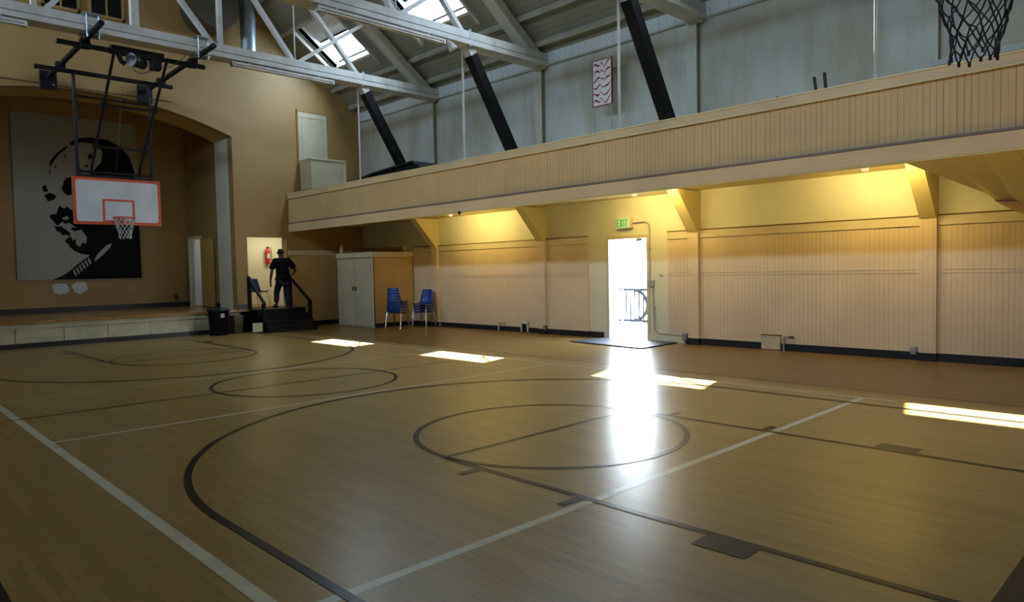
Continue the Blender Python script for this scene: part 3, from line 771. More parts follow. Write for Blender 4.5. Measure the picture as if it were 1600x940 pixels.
o = MB().prism([(2.78,.98),(2.86,1.0),(2.92,.92),(2.90,.80),(2.84,.78),(2.80,.9)], lambda u, v, t_: (u, t_, v), 18.34, 18.40).build('wall_pipe_stub', 'duct', bevel=.006); tag(o, 'dark pipe stub low on the stage back wall near the side door', 'pipe')

# ------------------------------------------------------------------ gable windows, duct, attic door and box
for xx, lb in ((-1.06, 'left one of two dark louvred windows high in the stage gable'), (-.10, 'right one of two dark louvred windows high in the stage gable')):
    T = thing('gable_window', lb, 'window', (xx, YF, 7.80), 0, None)
    f_ = MB(); w = .78
    f_.box((0, -.05, 0), (.06, 0, 1.3)); f_.box((w-.06, -.05, 0), (w, 0, 1.3)); f_.box((0, -.05, 0), (w, 0, .07)); f_.box((0, -.05, 1.23), (w, 0, 1.3)); f_.box((w/2-.02, -.045, 0), (w/2+.02, 0, 1.3))
    f_.build('window_frame', 'orange', T, bevel=.004)
    MB().box((.05, -.02, .05), (w-.05, -.005, 1.25)).build('pane', 'window_dark', T)
D = thing('ventilation_duct', 'large dark round duct against the stage gable wall', 'duct', (2.55, 14.15, 8.40))
MB().tube([(-.0, -.45, .0), (0, .5, 0)], .56, 32).build('round_duct', 'duct', D)
MB().tube([(-.0, -.47, .0), (0, -.43, 0)], .58, 32).build('duct_collar', 'duct', D)
D = thing('metal_flue', 'bright galvanised vertical flue pipe behind the first truss', 'pipe', (3.57, 14.2, 7.45))
MB().tube([(0, 0, 0), (0, 0, 1.45)], .20, 24).build('flue_pipe', 'steel', D)
MB().tube([(0, 0, .9), (0, 0, .93)], .21, 24).build('seam_band', 'steel', D)
MB().tube([(0, 0, 0), (0, 0, .03)], .21, 24).build('seam_band', 'steel', D)
T = thing('attic_door', 'off-white panelled door high on the stage wall above the balcony', 'door', (5.22, YF, 3.12))
f_ = MB(); f_.box((-.05, -.04, .85), (0, 0, 3.20)); f_.box((.92, -.04, .85), (.97, 0, 3.20)); f_.box((-.05, -.04, 3.15), (.97, 0, 3.22))
f_.build('door_frame', 'orange', T, bevel=.004)
MB().box((0, -.03, .8), (.92, -.005, 3.15)).build('door_leaf', 'white_door', T)
pn = MB()
for a in ((.10, 1.0, .14, 3.0), (.78, 1.0, .82, 3.0), (.10, 3.0, .82, 3.04)): pn.box((a[0], -.042, a[1]), (a[2], -.03, a[3]))
pn.build('panel_moulding', 'white_door', T, bevel=.003)
MB().lathe([(.02, 0), (.03, .01), (.03, .03), (.01, .045)], 12).build('knob', 'chrome', T).matrix_local = Matrix.Translation((.86, -.04, 1.05)) @ Matrix.Rotation(PI/2, 4, 'X')
T = thing('stair_enclosure', 'boxed off-white timber enclosure in the far corner of the balcony', 'enclosure', (5.20, 14.0, 3.10))
MB().box((0, 0, 0), (1.08, .05, 1.70)).build('front_panel', 'white_door', T)
MB().box((0, .05, 0), (.05, .66, 1.70)).build('side_panel', 'white_door', T)
MB().box((1.02, -.01, 0), (1.13, .08, 1.72)).build('corner_post', 'beige_trim', T)
c1 = MB(); c1.box((-.03, -.03, 1.70), (1.13, .08, 1.745)); c1.box((-.03, .08, 1.70), (.08, .66, 1.745)); c1.build('cap_rail', 'beige_trim', T, bevel=.005)
c1 = MB(); c1.box((-.012, -.012, .84), (1.02, .0, .87)); c1.box((-.012, .0, .84), (0, .66, .87)); c1.build('belt_rail', 'duct', T)

# strip lights under the trusses
def strip_light(x0, x1, yy, zz, lab, cone=False):
    T = thing('strip_light', lab, 'strip light', (x0, yy, zz), 0, 'unlit strip lights under the trusses'); L_ = x1-x0
    MB().box((0, -.06, -.05), (L_, .06, .0)).build('light_housing', 'white_trim', T, bevel=.006)
    for dy in (-.035, .035): MB().tube([(.04, dy, -.075), (L_-.04, dy, -.075)], .018, 10).build('fluorescent_tube', 'tube_off', T)
    for xx in (.0, L_-.05): MB().box((xx, -.065, -.10), (xx+.05, .065, -.02)).build('end_cap', 'white_trim', T, bevel=.004)
    for xx in (.4, L_-.4): MB().box((xx-.02, -.02, 0), (xx+.02, .02, .055)).build('hanger', 'grey_metal', T)
strip_light(-4.4, -2.08, 10.70, 6.14, 'unlit strip light under the first truss at the left edge of the picture')
strip_light(1.60, 4.07, 10.70, 6.14, 'unlit strip light under the first truss right of the hoop frame')
strip_light(1.40, 4.20, 6.62, 6.14, 'unlit strip light under the second truss')
T = thing('flood_lamp', 'small white bell-shaped lamp at the end of the second truss strip light', 'lamp', (4.24, 6.55, 6.14))
MB().tube([(0, 0, .03), (0, 0, -.05)], .02, 10).build('lamp_stem', 'grey_metal', T)
MB().tube([(0, .02, -.03), (.05, -.03, -.10), (.09, -.06, -.20)], [.04, .065, .10], 18).build('lamp_shade', 'white_trim', T)

# ------------------------------------------------------------------ on the balcony
T = thing('piano_case', 'long black case with sloping lid lying on the balcony behind the rail', 'case', (5.35, 10.9, 3.10))
MB().prism([(-1.9, 0), (1.95, 0), (1.95, .74), (.10, .93), (-1.55, 1.02), (-1.9, .84)], lambda u, v, t_: (t_, u, v), .0, .62).build('case_body', 'black_wood', T, bevel=.02)
MB().prism([(-1.92, .86), (-1.55, 1.04), (.10, .95), (1.97, .76), (1.97, .80), (.10, 1.0), (-1.55, 1.09), (-1.95, .88)], lambda u, v, t_: (t_, u, v), -.04, .66).build('lid', 'black_metal', T, bevel=.004)
# striped banner on two posts
BXX = 6.82
T = thing('banner', 'white banner with dark red wavy stripes on two thin posts on the balcony', 'banner', (BXX, 4.95, 3.10))
bw, bz0, bz1 = .50, 1.79, 2.72
MB().box((-.012, -.48, bz0), (.012, 0, bz1)).build('banner_cloth', 'banner_white', T)
fr = MB()
for a in ((-.016, -.495, bz0-.01, -.475, bz1+.01), (-.016, -.005, bz0-.01, .015, bz1+.01)): fr.box((a[0], a[1], a[2]), (.016, a[3], a[4]))
fr.box((-.016, -.49, bz0-.012), (.016, .01, bz0+.004)); fr.box((-.016, -.49, bz1-.006), (.016, .01, bz1+.010))
fr.build('banner_border', 'banner_red', T)
rnd = random.Random(5)
def wave(y0, z0, y1, z1, w, amp, ph):
    st = MB(); n = 14; top = []; bot = []
    for k in range(n+1):
        t_ = k/n; yy = y0+(y1-y0)*t_; zz = z0+(z1-z0)*t_ + amp*math.sin(ph+t_*5.6)
        ww = w*math.sin(PI*min(1, max(.04, t_)))**.7
        top.append((yy, min(zz+ww, bz1-.012))); bot.append((yy, max(zz-ww, bz0+.012)))
    for (a, b_), (c_, d_) in zip(zip(top, top[1:]), zip(bot, bot[1:])):
        q = [a, b_, d_, c_]
        for sx in (-1,):
            st.add([(sx*.0135, u, v) for u, v in q], [(0, 1, 2, 3)])
            st.add([(-sx*.0135, u, v) for u, v in q], [(0, 1, 2, 3)])
    st.build('stripe', 'banner_red', T, recalc=False)
for i in range(6):
    zc = bz0+.09+i*.148
    wave(-.005, zc-.01, -.21, zc+.02, .022, .030, i*1.3)
    wave(-.475, zc+.09, -.29, zc-.06, .020, .022, i*.9+1)
    wave(-.17, zc+.06, -.33, zc-.05, .012, .02, i*1.1)
for yy in (-.03, -.46):
    MB().tube([(0, yy, 0), (0, yy, bz0+.05)], .012, 8).build('post', 'grey_metal', T)
    MB().box((-.10, yy-.03, 0), (.10, yy+.03, .02)).build('foot', 'grey_metal', T)
# odds and ends clamped to / lying on the balcony behind the rail
T = thing('spring_clamp', 'pair of dark spring clamp handles sticking up behind the balcony rail', 'clamp', (5.06, -.49, 3.10))
MB().beam((0, .05, .55), (0, .11, 1.00), .04, .035).build('clamp_arm', 'black_metal', T, bevel=.006)
MB().beam((0, -.07, .55), (0, -.03, 1.03), .04, .035).build('clamp_arm', 'black_metal', T, bevel=.006)
MB().box((-.03, -.12, 0), (.03, .12, .60)).build('clamp_stand', 'black_metal', T, bevel=.006)
T = thing('folding_table', 'dark flat tabletop edge just above the balcony rail left of the clamps', 'table', (5.25, .75, 3.10))
MB().box((-.25, -.75, .755), (.25, .60, .785)).build('tabletop', 'grey_metal', T, bevel=.004)
for sy in (-.65, .5):
    for sx in (-.2, .2): MB().tube([(sx, sy, 0), (sx, sy, .755)], .014, 8).build('leg', 'grey_metal', T)
o = MB().lathe([(.03, 0), (.035, .01), (.035, .07), (.015, .085)], 12, (0, 0, 0)).build('small_jar', 'black_metal'); o.location = (5.22, .22, 3.885); tag(o, 'small dark jar on the table behind the balcony rail', 'jar')
T = thing('long_bench', 'grey bench top showing above the balcony rail behind the near net', 'bench', (5.3, -2.6, 3.10))
MB().box((-.16, -2.1, .845), (.16, .82, .915)).build('bench_top', 'grey_metal', T, bevel=.004)
for sy in (-2.0, .7): MB().box((-.14, sy-.03, 0), (.14, sy+.03, .845)).build('leg', 'grey_metal', T)

# ------------------------------------------------------------------ stairs up to the passage
T = thing('black_steps', 'black painted steps with handrails up to the lit passage', 'steps', (3.32, 13.08, 0))
tr = [(0, .15), (.215, .30), (.43, .45), (.645, .60)]
for k, (yy, zz) in enumerate(tr):
    last = k == 3
    MB().box((0, yy-.02, zz-.04), (1.42, (1.66 if last else yy+.235), zz)).build('tread', 'black_wood', T, bevel=.004)
    MB().box((.02, yy, zz-.15), (1.40, yy+.02, zz-.04)).build('riser', 'black_wood', T)
prof = [(0, 0), (1.64, 0), (1.64, .56), (.645, .56), (.645, .41), (.43, .41), (.43, .26), (.215, .26), (.215, .11), (0, .11)]
for xx in (0, 1.38):
    MB().prism(prof, lambda u, v, t_: (t_, u, v), xx, xx+.04).build('stringer', 'black_wood', T)
for xx in (.03, 1.36):
    hr = .045
    a = (xx, 1.42 if xx > 1 else 1.12, 0); zt = 1.47
    yt = 1.42 if xx > 1 else 1.12
    MB().box((xx-hr, yt-hr, .0 if xx < 1 else .56), (xx+hr, yt+hr, zt)).build('newel_post', 'black_wood', T, bevel=.006)
    MB().box((xx-hr, .28-hr, 0), (xx+hr, .28+hr, .76)).build('newel_post', 'black_wood', T, bevel=.006)
    MB().beam((xx, yt+.06, zt+.015), (xx, .22, .76), .075, .05, (0, 0, 1)).build('handrail', 'black_wood', T, bevel=.006)
MB().box((1.25, 1.60, .60), (1.30, 1.65, 1.50)).build('door_post', 'white_metal', T)['label'] = 'white post at the top right of the steps'
o = MB().box((0, 0, 0), (.27, .02, .235)).build('pale_panel', 'stage_front', bevel=.004); o.location = (2.99, 13.25, .04); tag(o, 'small pale panel leaning at the left foot of the black steps', 'panel')
T = thing('storage_crate', 'dark crate between the black bin and the steps', 'crate', (2.74, 13.8, 0))
MB().box((0, 0, 0), (.24, .36, .46)).build('crate_body', 'duct', T, bevel=.01)
MB().box((-.012, -.012, .44), (.252, .372, .475)).build('crate_rim', 'duct', T, bevel=.006)

# ------------------------------------------------------------------ trash can
T = thing('trash_can', 'black plastic trash can with a flat lid in front of the stage', 'trash can', (2.30, 13.72, 0))
MB().lathe([(.215, 0), (.22, .01), (.25, .60), (.255, .62)], 28).build('can_body', 'black_wood', T)
MB().lathe([(.285, .615), (.29, .63), (.285, .66), (.20, .69), (.05, .70)], 28).build('lid', 'black_metal', T)
for sx in (-1, 1): MB().tube([(sx*.25, -.07, .53), (sx*.30, -.06, .53), (sx*.30, .06, .53), (sx*.25, .07, .53)], .014, 8).build('handle', 'black_metal', T)
MB().box((-.04, -.262, .46), (.05, -.246, .56)).build('sticker', 'label_white', T)

# ------------------------------------------------------------------ tall white cabinet under the balcony
T = thing('built_in_cabinet', 'tall off-white double-door cabinet in the far right corner under the balcony', 'cabinet', (5.92, 12.06, 0))
MB().box((.0, 0, 0), (1.34, .04, 2.08)).build('side_panel', 'orange_board', T)['label'] = 'ochre boarded side panel'
MB().box((0, .04, 0), (.04, 1.80, .02)).build('plinth', 'white_door', T)
for k in range(2):
    d0 = .07 + k*.88
    d = MB().box((-.03, d0, .03), (.0, d0+.865, 1.93)).build('door', 'white_door', T, bevel=.004)
    hy = d0+.80 if k == 0 else d0+.06
    MB().box((-.05, hy-.02, 1.02), (-.03, hy+.02, 1.14)).build('lock_plate' if k else 'handle', 'duct', d)
    for hz in (.35, 1.65): MB().tube([(-.035, d0 + (.0 if k == 0 else .865), hz-.05), (-.035, d0 + (.0 if k == 0 else .865), hz+.05)], .012, 8).build('hinge', 'grey_metal', d)
MB().box((-.02, 0, 0), (.03, .065, 2.0)).build('face_frame', 'beige_trim', T, bevel=.004)
MB().box((-.02, 1.835, 0), (.03, 1.87, 2.0)).build('face_frame', 'beige_trim', T, bevel=.004)
MB().box((-.05, -.03, 1.955), (1.34, 1.89, 2.10)).build('cornice', 'beige_trim', T, bevel=.006)
MB().box((.0, -.02, 0), (1.30, .0, .12)).build('baseboard', 'black_base', T)
MB().box((0, .045, .02), (.02, 1.8, 1.95)).build('carcass', 'white_door', T)
# trim of the stage wall under the balcony
struct(MB().box((4.78, YF-.05, 2.08), (6.9, YF, 2.22)).build('trim_stage_ledge', 'beige_trim'))
struct(MB().box((4.85, YF-.03, .12), (6.9, YF, 2.08)).build('wall_stage_boarding', 'orange_board'))
struct(MB().box((4.80, YF-.05, 0), (6.9, YF, .125)).build('baseboard_stage_wall', 'black_base'))
T = thing('cardboard_tube', 'long brown tube lying on top of the white cabinet', 'tube', (6.20, 13.30, 2.175))
MB().tube([(0, 0, 0), (.82, -1.20, 0)], .072, 18).build('tube_body', 'brown_tube', T)
MB().tube([(.80, -1.17, 0), (.833, -1.22, 0)], .073, 18).build('tube_end', 'pale_end', T)
T = thing('spray_bottle', 'small pale bottle at the left end of the cabinet top', 'bottle', (6.02, 13.86, 2.10))
MB().lathe([(.05, 0), (.055, .02), (.055, .17), (.02, .21), (.02, .25)], 16).build('bottle_body', 'white_door', T)
MB().lathe([(.026, .25), (.026, .285), (.02, .29)], 12).build('cap', 'grey_metal', T)
o = MB().box((0, 0, 0), (.24, .34, .06)).build('dark_box', 'duct', bevel=.006); o.location = (6.62, 13.62, 2.10); tag(o, 'flat dark box beside the tube on the cabinet top', 'box')

# ------------------------------------------------------------------ stacking chairs
def chair_meshes():
    sh = MB()
    # one piece shell: seat and back, grid surface with thickness
    prof = [(-.21, .425), (-.19, .440), (-.10, .432), (.02, .425), (.12, .430), (.175, .455), (.205, .52), (.225, .62), (.245, .74), (.255, .815)]
    nu = 8; rows = []
    for i, (yy, zz) in enumerate(prof):
        w = .225 if i < 6 else .225-.018*(i-5)
        r_ = []
        for k in range(nu+1):
            u = -1+2*k/nu; edge = abs(u)**2.4
            r_.append((u*w, yy - (0 if i < 6 else edge*.035), zz + (edge*.022 if i < 6 else 0)))
        rows.append(r_)
    t_ = .012
    front = [p for r_ in rows for p in r_]; W_ = nu+1
    back = []
    for i, r_ in enumerate(rows):
        a = V(rows[min(i+1, len(rows)-1)][4]) - V(rows[max(i-1, 0)][4]); n_ = V((0, a.z, -a.y)).normalized()*t_
        back += [tuple(V(p)+n_) for p in r_]
    L_ = len(front); fs = []
    for i in range(len(rows)-1):
        for k in range(nu):
            a, b_, c_, d = i*W_+k, i*W_+k+1, (i+1)*W_+k+1, (i+1)*W_+k
            fs += [(a, b_, c_, d), (L_+d, L_+c_, L_+b_, L_+a)]
    border = [k for k in range(W_)] + [i*W_+nu for i in range(1, len(rows))] + [(len(rows)-1)*W_+k for k in range(nu-1, -1, -1)] + [i*W_ for i in range(len(rows)-2, 0, -1)]
    for p, q in zip(border, border[1:]+border[:1]): fs.append((p, q, L_+q, L_+p))
    sh.add(front+back, fs, True)
    return sh
def make_chair(label, group):
    T = thing('stacking_chair', label, 'chair', (0, 0, 0), 0, group)
    chair_meshes().build('seat_shell', 'blue_plastic', T)
    for sx in (-1, 1):
        MB().tube([(sx*.235, -.235, .0), (sx*.195, -.15, .405), (sx*.17, -.12, .418)], .0115, 8).build('leg', 'chrome', T)
        MB().tube([(sx*.235, .245, .0), (sx*.195, .13, .405), (sx*.17, .10, .418)], .0115, 8).build('leg', 'chrome', T)
        MB().tube([(sx*.195, -.15, .405), (sx*.195, .13, .405)], .0115, 8).build('side_rail', 'chrome', T)
    MB().tube([(-.17, -.12, .418), (.17, -.12, .418)], .0115, 8).build('cross_rail', 'chrome', T)
    MB().tube([(-.17, .10, .418), (.17, .10, .418)], .0115, 8).build('cross_rail', 'chrome', T)
    return T
posn = {0: 'lowest', 1: 'second lowest', 2: 'middle', 3: 'second highest', 4: 'top'}
c0 = make_chair('lowest blue plastic chair in the left stack beside the cabinet', 'blue chairs in the left stack')
c0.location = (6.22, 11.42, 0); c0.rotation_euler = (0, 0, math.radians(115))
d1 = V((math.sin(math.radians(115)), -math.cos(math.radians(115)), 0))*.012
for k in range(1, 5):
    dup(c0, V((6.22, 11.42, 0))+d1*k+V((0, 0, .072*k)), math.radians(115), '%s blue plastic chair in the left stack beside the cabinet' % posn[k])
r2 = math.radians(-72)
d2 = V((math.sin(r2), -math.cos(r2), 0))*.012
for k in range(4):
    dup(c0, V((6.80, 10.98, 0))+d2*k+V((0, 0, .072*k)), r2, '%s blue plastic chair in the right stack against the wall' % {0: 'lowest', 1: 'second lowest', 2: 'third lowest', 3: 'top'}[k], 'blue chairs in the right stack')
pc_ = dup(c0, (4.42, 16.0, .60), math.radians(115), 'single blue chair standing inside the lit passage', 'blue chair in the passage')
del pc_['group']

# ------------------------------------------------------------------ fire extinguisher in the passage
T = thing('fire_extinguisher', 'red fire extinguisher on the pale wall of the passage', 'fire extinguisher', (5.12, 16.82, 1.86))
MB().lathe([(.04, 0), (.075, .02), (.08, .06), (.08, .40), (.06, .46), (.025, .49), (.02, .53)], 20).build('cylinder', 'red', T)
MB().box((-.02, -.08, .52), (.02, .03, .545)).build('lever', 'black_metal', T, bevel=.004)
MB().tube([(.0, -.02, .52), (.09, -.05, .50), (.105, -.05, .30), (.10, -.05, .10)], .012, 8).build('hose', 'black_metal', T)
MB().box((-.05, -.083, .18), (.05, -.076, .33)).build('label_plate', 'pale_end', T)
MB().box((-.03, .07, .10), (.03, .085, .45)).build('wall_bracket', 'grey_metal', T)

# ------------------------------------------------------------------ person climbing the steps, seen from behind
def skin(name, verts, edges, radii, mat, parent, sub=2, root=0):
    me = bpy.data.meshes.new(name); me.from_pydata(verts, edges, [])
    o = bpy.data.objects.new(name, me); C.objects.link(o); o.parent = parent
    me.materials.append(M[mat])
    md = o.modifiers.new('skin', 'SKIN'); md.use_smooth_shade = True
    if not me.skin_vertices:
        bpy.context.view_layer.objects.active = o
    sv = me.skin_vertices[0].data if me.skin_vertices else None
    if sv is None:
        bm = bmesh.new(); bm.from_mesh(me); bm.verts.layers.skin.verify(); bm.to_mesh(me); bm.free()
        sv = me.skin_vertices[0].data
    for i, r in enumerate(radii):
        sv[i].radius = r if isinstance(r, tuple) else (r, r); sv[i].use_root = (i == root)
    s2 = o.modifiers.new('sub', 'SUBSURF'); s2.levels = sub; s2.render_levels = sub
    return o
P = thing('person', 'person in black t-shirt and dark jeans climbing the black steps, right hand on the rail', 'person', (4.22, 14.02, 0))
# z absolute; steps: left foot on the platform (.60), right foot one step lower (.45)
Jt = {}; vs = []; ed = []; ra = []
def J(n, p, r, frm=None):
    Jt[n] = len(vs); vs.append(p); ra.append(r)
    if frm is not None: ed.append((Jt[frm], Jt[n]))
J('pelvis', (.02, 0, 1.40), (.15, .11))
J('waist', (.03, .03, 1.55), (.145, .11), 'pelvis')
J('chest', (.04, .08, 1.76), (.165, .12), 'waist')
J('uchest', (.045, .10, 1.90), (.14, .10), 'chest')
J('neck', (.05, .13, 2.00), .058, 'uchest')
J('head0', (.05, .155, 2.07), (.070, .078), 'neck')
J('head1', (.05, .165, 2.15), (.080, .098), 'head0')
J('head2', (.05, .16, 2.20), (.062, .075), 'head1')
# left arm hanging
J('lsh', (-.155, .09, 1.90), .062, 'uchest'); J('lua', (-.235, .07, 1.76), .052, 'lsh'); J('lel', (-.285, .03, 1.60), .044, 'lua')
J('lfa', (-.295, .07, 1.47), .038, 'lel'); J('lwr', (-.285, .12, 1.36), .028, 'lfa'); J('lpa', (-.28, .14, 1.29), (.020, .038), 'lwr')
for k, (dy, ln) in enumerate(((.035, .062), (.013, .072), (-.009, .068), (-.029, .052))):
    J('lf%da' % k, (-.278, .145+dy, 1.245), .0105, 'lpa'); J('lf%db' % k, (-.272, .150+dy, 1.245-ln*.55), .0095, 'lf%da' % k); J('lf%dc' % k, (-.258, .152+dy, 1.245-ln), .008, 'lf%db' % k)
J('lt1', (-.262, .185, 1.30), .012, 'lpa'); J('lt2', (-.252, .205, 1.262), .010, 'lt1')
# right arm to the rail
J('rsh', (.245, .09, 1.90), .062, 'uchest'); J('rua', (.335, .06, 1.77), .052, 'rsh'); J('rel', (.40, .0, 1.63), .044, 'rua')
J('rfa', (.415, .10, 1.575), .038, 'rel'); J('rwr', (.43, .20, 1.53), .028, 'rfa'); J('rpa', (.44, .265, 1.525), (.036, .020), 'rwr')
for k, (dx, ln) in enumerate(((-.032, .06), (-.010, .07), (.012, .066), (.032, .05))):
    J('rf%da' % k, (.445+dx, .315, 1.535), .0105, 'rpa'); J('rf%db' % k, (.447+dx, .315+ln*.6, 1.528), .0095, 'rf%da' % k); J('rf%dc' % k, (.447+dx, .315+ln*.85, 1.498), .008, 'rf%db' % k)
J('rt1', (.40, .27, 1.515), .012, 'rpa'); J('rt2', (.392, .305, 1.49), .010, 'rt1')
# legs
J('lhip', (-.075, .0, 1.34), .095, 'pelvis'); J('lkn', (-.095, .17, 1.03), .062, 'lhip'); J('lan', (-.12, .15, .69), .042, 'lkn'); J('lto', (-.13, .30, .645), .035, 'lan')
J('rhip', (.125, .0, 1.34), .095, 'pelvis'); J('rkn', (.125, .0, .96), .062, 'rhip'); J('ran', (.125, -.14, .56), .042, 'rkn'); J('rto', (.13, .0, .495), .035, 'ran')
body = skin('body', vs, ed, ra, 'skin', P, 2, 0)
# t-shirt
skin('shirt', [(.02, .0, 1.24), (.025, .01, 1.40), (.03, .03, 1.56), (.04, .08, 1.76), (.045, .10, 1.90), (.05, .12, 1.965),
               (-.155, .09, 1.905), (-.245, .065, 1.75), (-.278, .045, 1.66), (.245, .09, 1.905), (.345, .055, 1.765), (.385, .02, 1.68)],
     [(0,1),(1,2),(2,3),(3,4),(4,5),(4,6),(6,7),(7,8),(4,9),(9,10),(10,11)],
     [(.205,.15),(.205,.15),(.195,.145),(.205,.150),(.165,.125),(.078,.07),.088,.086,.090,.088,.086,.090], 'shirt', P, 2, 2)
skin('jeans', [(.02, 0, 1.38), (-.08, .02, 1.30), (-.09, .10, 1.16), (-.095, .175, 1.03), (-.105, .17, .86), (-.12, .155, .72),
               (.125, .0, 1.30), (.13, .0, 1.13), (.125, -.0, .97), (.125, -.06, .78), (.125, -.125, .60)],
     [(0,1),(1,2),(2,3),(3,4),(4,5),(0,6),(6,7),(7,8),(8,9),(9,10)],
     [(.15,.125),.115,.100,.085,.078,.080,.115,.100,.085,.078,.080], 'jeans', P, 2, 0)
for nm, (hx, hy, hz) in (('shoe', (-.125, .13, .60)), ('shoe', (.125, -.17, .45))):
    m_ = MB(); n = 14; rows = []
    for (yy, w, h) in ((-.02, .030, .06), (0, .042, .085), (.06, .044, .095), (.13, .046, .075), (.20, .048, .055), (.25, .040, .045), (.275, .018, .03)):
        rows.append([(hx+w*math.cos(2*PI*k/n), hy+yy, hz+.003+max(0, h*(.5+.5*math.sin(2*PI*k/n)))) for k in range(n)])
    allv = [v for r_ in rows for v in r_]; fs = [(i*n+k, i*n+(k+1) % n, (i+1)*n+(k+1) % n, (i+1)*n+k) for i in range(len(rows)-1) for k in range(n)]
    fs += [tuple(range(n))[::-1], tuple(range((len(rows)-1)*n, len(rows)*n))]
    m_.add(allv, fs, True); m_.build(nm, 'shoe', P)
# hair cap, ears, nose
bm_ = bmesh.new(); bmesh.ops.create_uvsphere(bm_, u_segments=24, v_segments=14, radius=1)
for v in list(bm_.verts):
    if v.co.z < -.35 or (v.co.y > .25 and v.co.z < .35): bm_.verts.remove(v)
me = bpy.data.meshes.new('hair'); bm_.to_mesh(me); bm_.free(); me.materials.append(M['hair'])
for p in me.polygons: p.use_smooth = True
ho = bpy.data.objects.new('hair', me); C.objects.link(ho); ho.parent = P; ho.location = (.05, .158, 2.145); ho.scale = (.088, .108, .098)
for sx in (-1, 1):
    MB().lathe([(.010, -.030), (.020, -.015), (.022, .01), (.016, .028), (.006, .034)], 12, (.05+sx*.083, .165, 2.125)).build('ear', 'skin', P)
nz_ = MB(); nz_.add([(.05, .275, 2.10), (.032, .250, 2.09), (.068, .250, 2.09), (.05, .250, 2.155)], [(0, 1, 3), (0, 3, 2), (0, 2, 1), (1, 2, 3)]); nz_.build('nose', 'skin', P)
for sx in (-1, 1): MB().lathe([(.002, -.009), (.010, 0), (.002, .009)], 10, (.05+sx*.03, .248, 2.15)).build('eye', 'pale_end', P)
MB().tube([(.025, .246, 2.062), (.05, .252, 2.06), (.075, .246, 2.062)], .006, 8).build('mouth', 'skin', P)

# ------------------------------------------------------------------ exit door, frame, leaf, sign, conduit, mat
f_ = MB(); f_.box((XR-.025, DY0-.07, 0), (XR+.2, DY0, DZ+.07)); f_.box((XR-.025, DY1, 0), (XR+.2, DY1+.07, DZ+.07)); f_.box((XR-.025, DY0, DZ), (XR+.2, DY1, DZ+.07))
struct(f_.build('door_1', 'beige_trim', bevel=.004))
struct(MB().box((XR, DY0, -.01), (XR+.22, DY1, .015)).build('trim_threshold', 'grey_metal'))
T = thing('exit_door_leaf', 'white door leaf swung outward at the left of the bright exit doorway', 'door', (XR+.21, DY1-.01, .02))
MB().box((0, -.045, 0), (.95, 0, 2.08)).build('door_leaf', 'white_metal', T, bevel=.003)
MB().tube([(.10, -.09, .98), (.84, -.09, .98)], .018, 10).build('push_bar', 'steel', T)
for xx in (.10, .84): MB().box((xx-.03, -.10, .94), (xx+.03, -.045, 1.02)).build('bar_mount', 'steel', T)
T.rotation_euler = (0, 0, math.radians(48))
T = thing('door_closer', 'small closer bracket under the head of the exit doorway', 'door closer', (XR+.05, 4.22, DZ-.005))
MB().box((-.03, -.09, -.055), (.03, .05, 0)).build('closer_body', 'grey_metal', T, bevel=.005)
MB().beam((0, .02, -.05), (.16, .24, -.055), .02, .012).build('closer_arm', 'grey_metal', T)
# sign
T = thing('exit_sign', 'lit green and white EXIT sign on the wall above the open door', 'sign', (XR-.01, 4.50, 2.46))
MB().box((-.10, -.185, -.115), (.005, .175, .115)).build('sign_housing', 'beige_trim', T, bevel=.006)
MB().box((-.106, -.175, -.105), (-.10, .165, .105)).build('sign_face', 'exit_white', T)
def letter(polys, y0, nm):
    # local u grows to the viewer's right = -y
    mb = MB()
    for a in polys: mb.prism(a, lambda u, v, t_: (t_, y0-u, v), -.111, -.1065)
    mb.build(nm, 'exit_green', T)
h_, w_, s_ = .155, .062, .018; b0 = -h_/2
R_ = lambda u0, v0, u1, v1: [(u0, v0), (u1, v0), (u1, v1), (u0, v1)]
letter([R_(0, b0, s_, -b0), R_(0, b0, w_, b0+s_*1.2), R_(0, -s_*.6, w_*.9, s_*.6), R_(0, -b0-s_*1.2, w_, -b0)], .150, 'letter_e')
letter([[(0, b0), (s_*1.2, b0), (w_, -b0), (w_-s_*1.2, -b0)], [(w_-s_*1.2, b0), (w_, b0), (s_*1.2, -b0), (0, -b0)]], .073, 'letter_x')
letter([R_(.0, b0, s_, -b0)], -.012, 'letter_i')
letter([R_(w_/2-s_/2, b0, w_/2+s_/2, -b0), R_(0, -b0-s_*1.2, w_, -b0)], -.055, 'letter_t')
# conduit run
T = thing('wall_conduit', 'thin grey conduit running from the exit sign down to a floor outlet', 'conduit', (XR, 3.9, 0))
def cpt(y_, z_): return (-.035, y_, z_)
path = [cpt(.42, 2.45), cpt(.12, 2.46)] + [cpt(.12-.12*math.sin(a), 2.34+.12*math.cos(a)) for a in (PI/8, PI/4, 3*PI/8)] + [cpt(0, 2.34), cpt(0, 1.24)]
MB().tube(path, .011, 8).build('upper_pipe', 'grey_metal', T)
path = [cpt(-.07, 1.12), cpt(-.10, .30)] + [cpt(-.10-.12*(1-math.cos(a)), .30-.13*math.sin(a)) for a in (PI/8, PI/4, 3*PI/8)] + [cpt(-.24, .165), cpt(-.80, .155)]
MB().tube(path, .011, 8).build('lower_pipe', 'grey_metal', T)
MB().box((-.06, -.10, 1.12), (-.0, .03, 1.26)).build('junction_box', 'grey_metal', T, bevel=.008)
MB().box((-.11, -.90, .07), (-.05, -.79, .21)).build('outlet_box', 'steel', T, bevel=.008)
for zz in (1.9, .7): MB().box((-.045, -.02 if zz > 1 else -.115, zz), (-.0, .02 if zz > 1 else -.075, zz+.02)).build('strap', 'grey_metal', T)
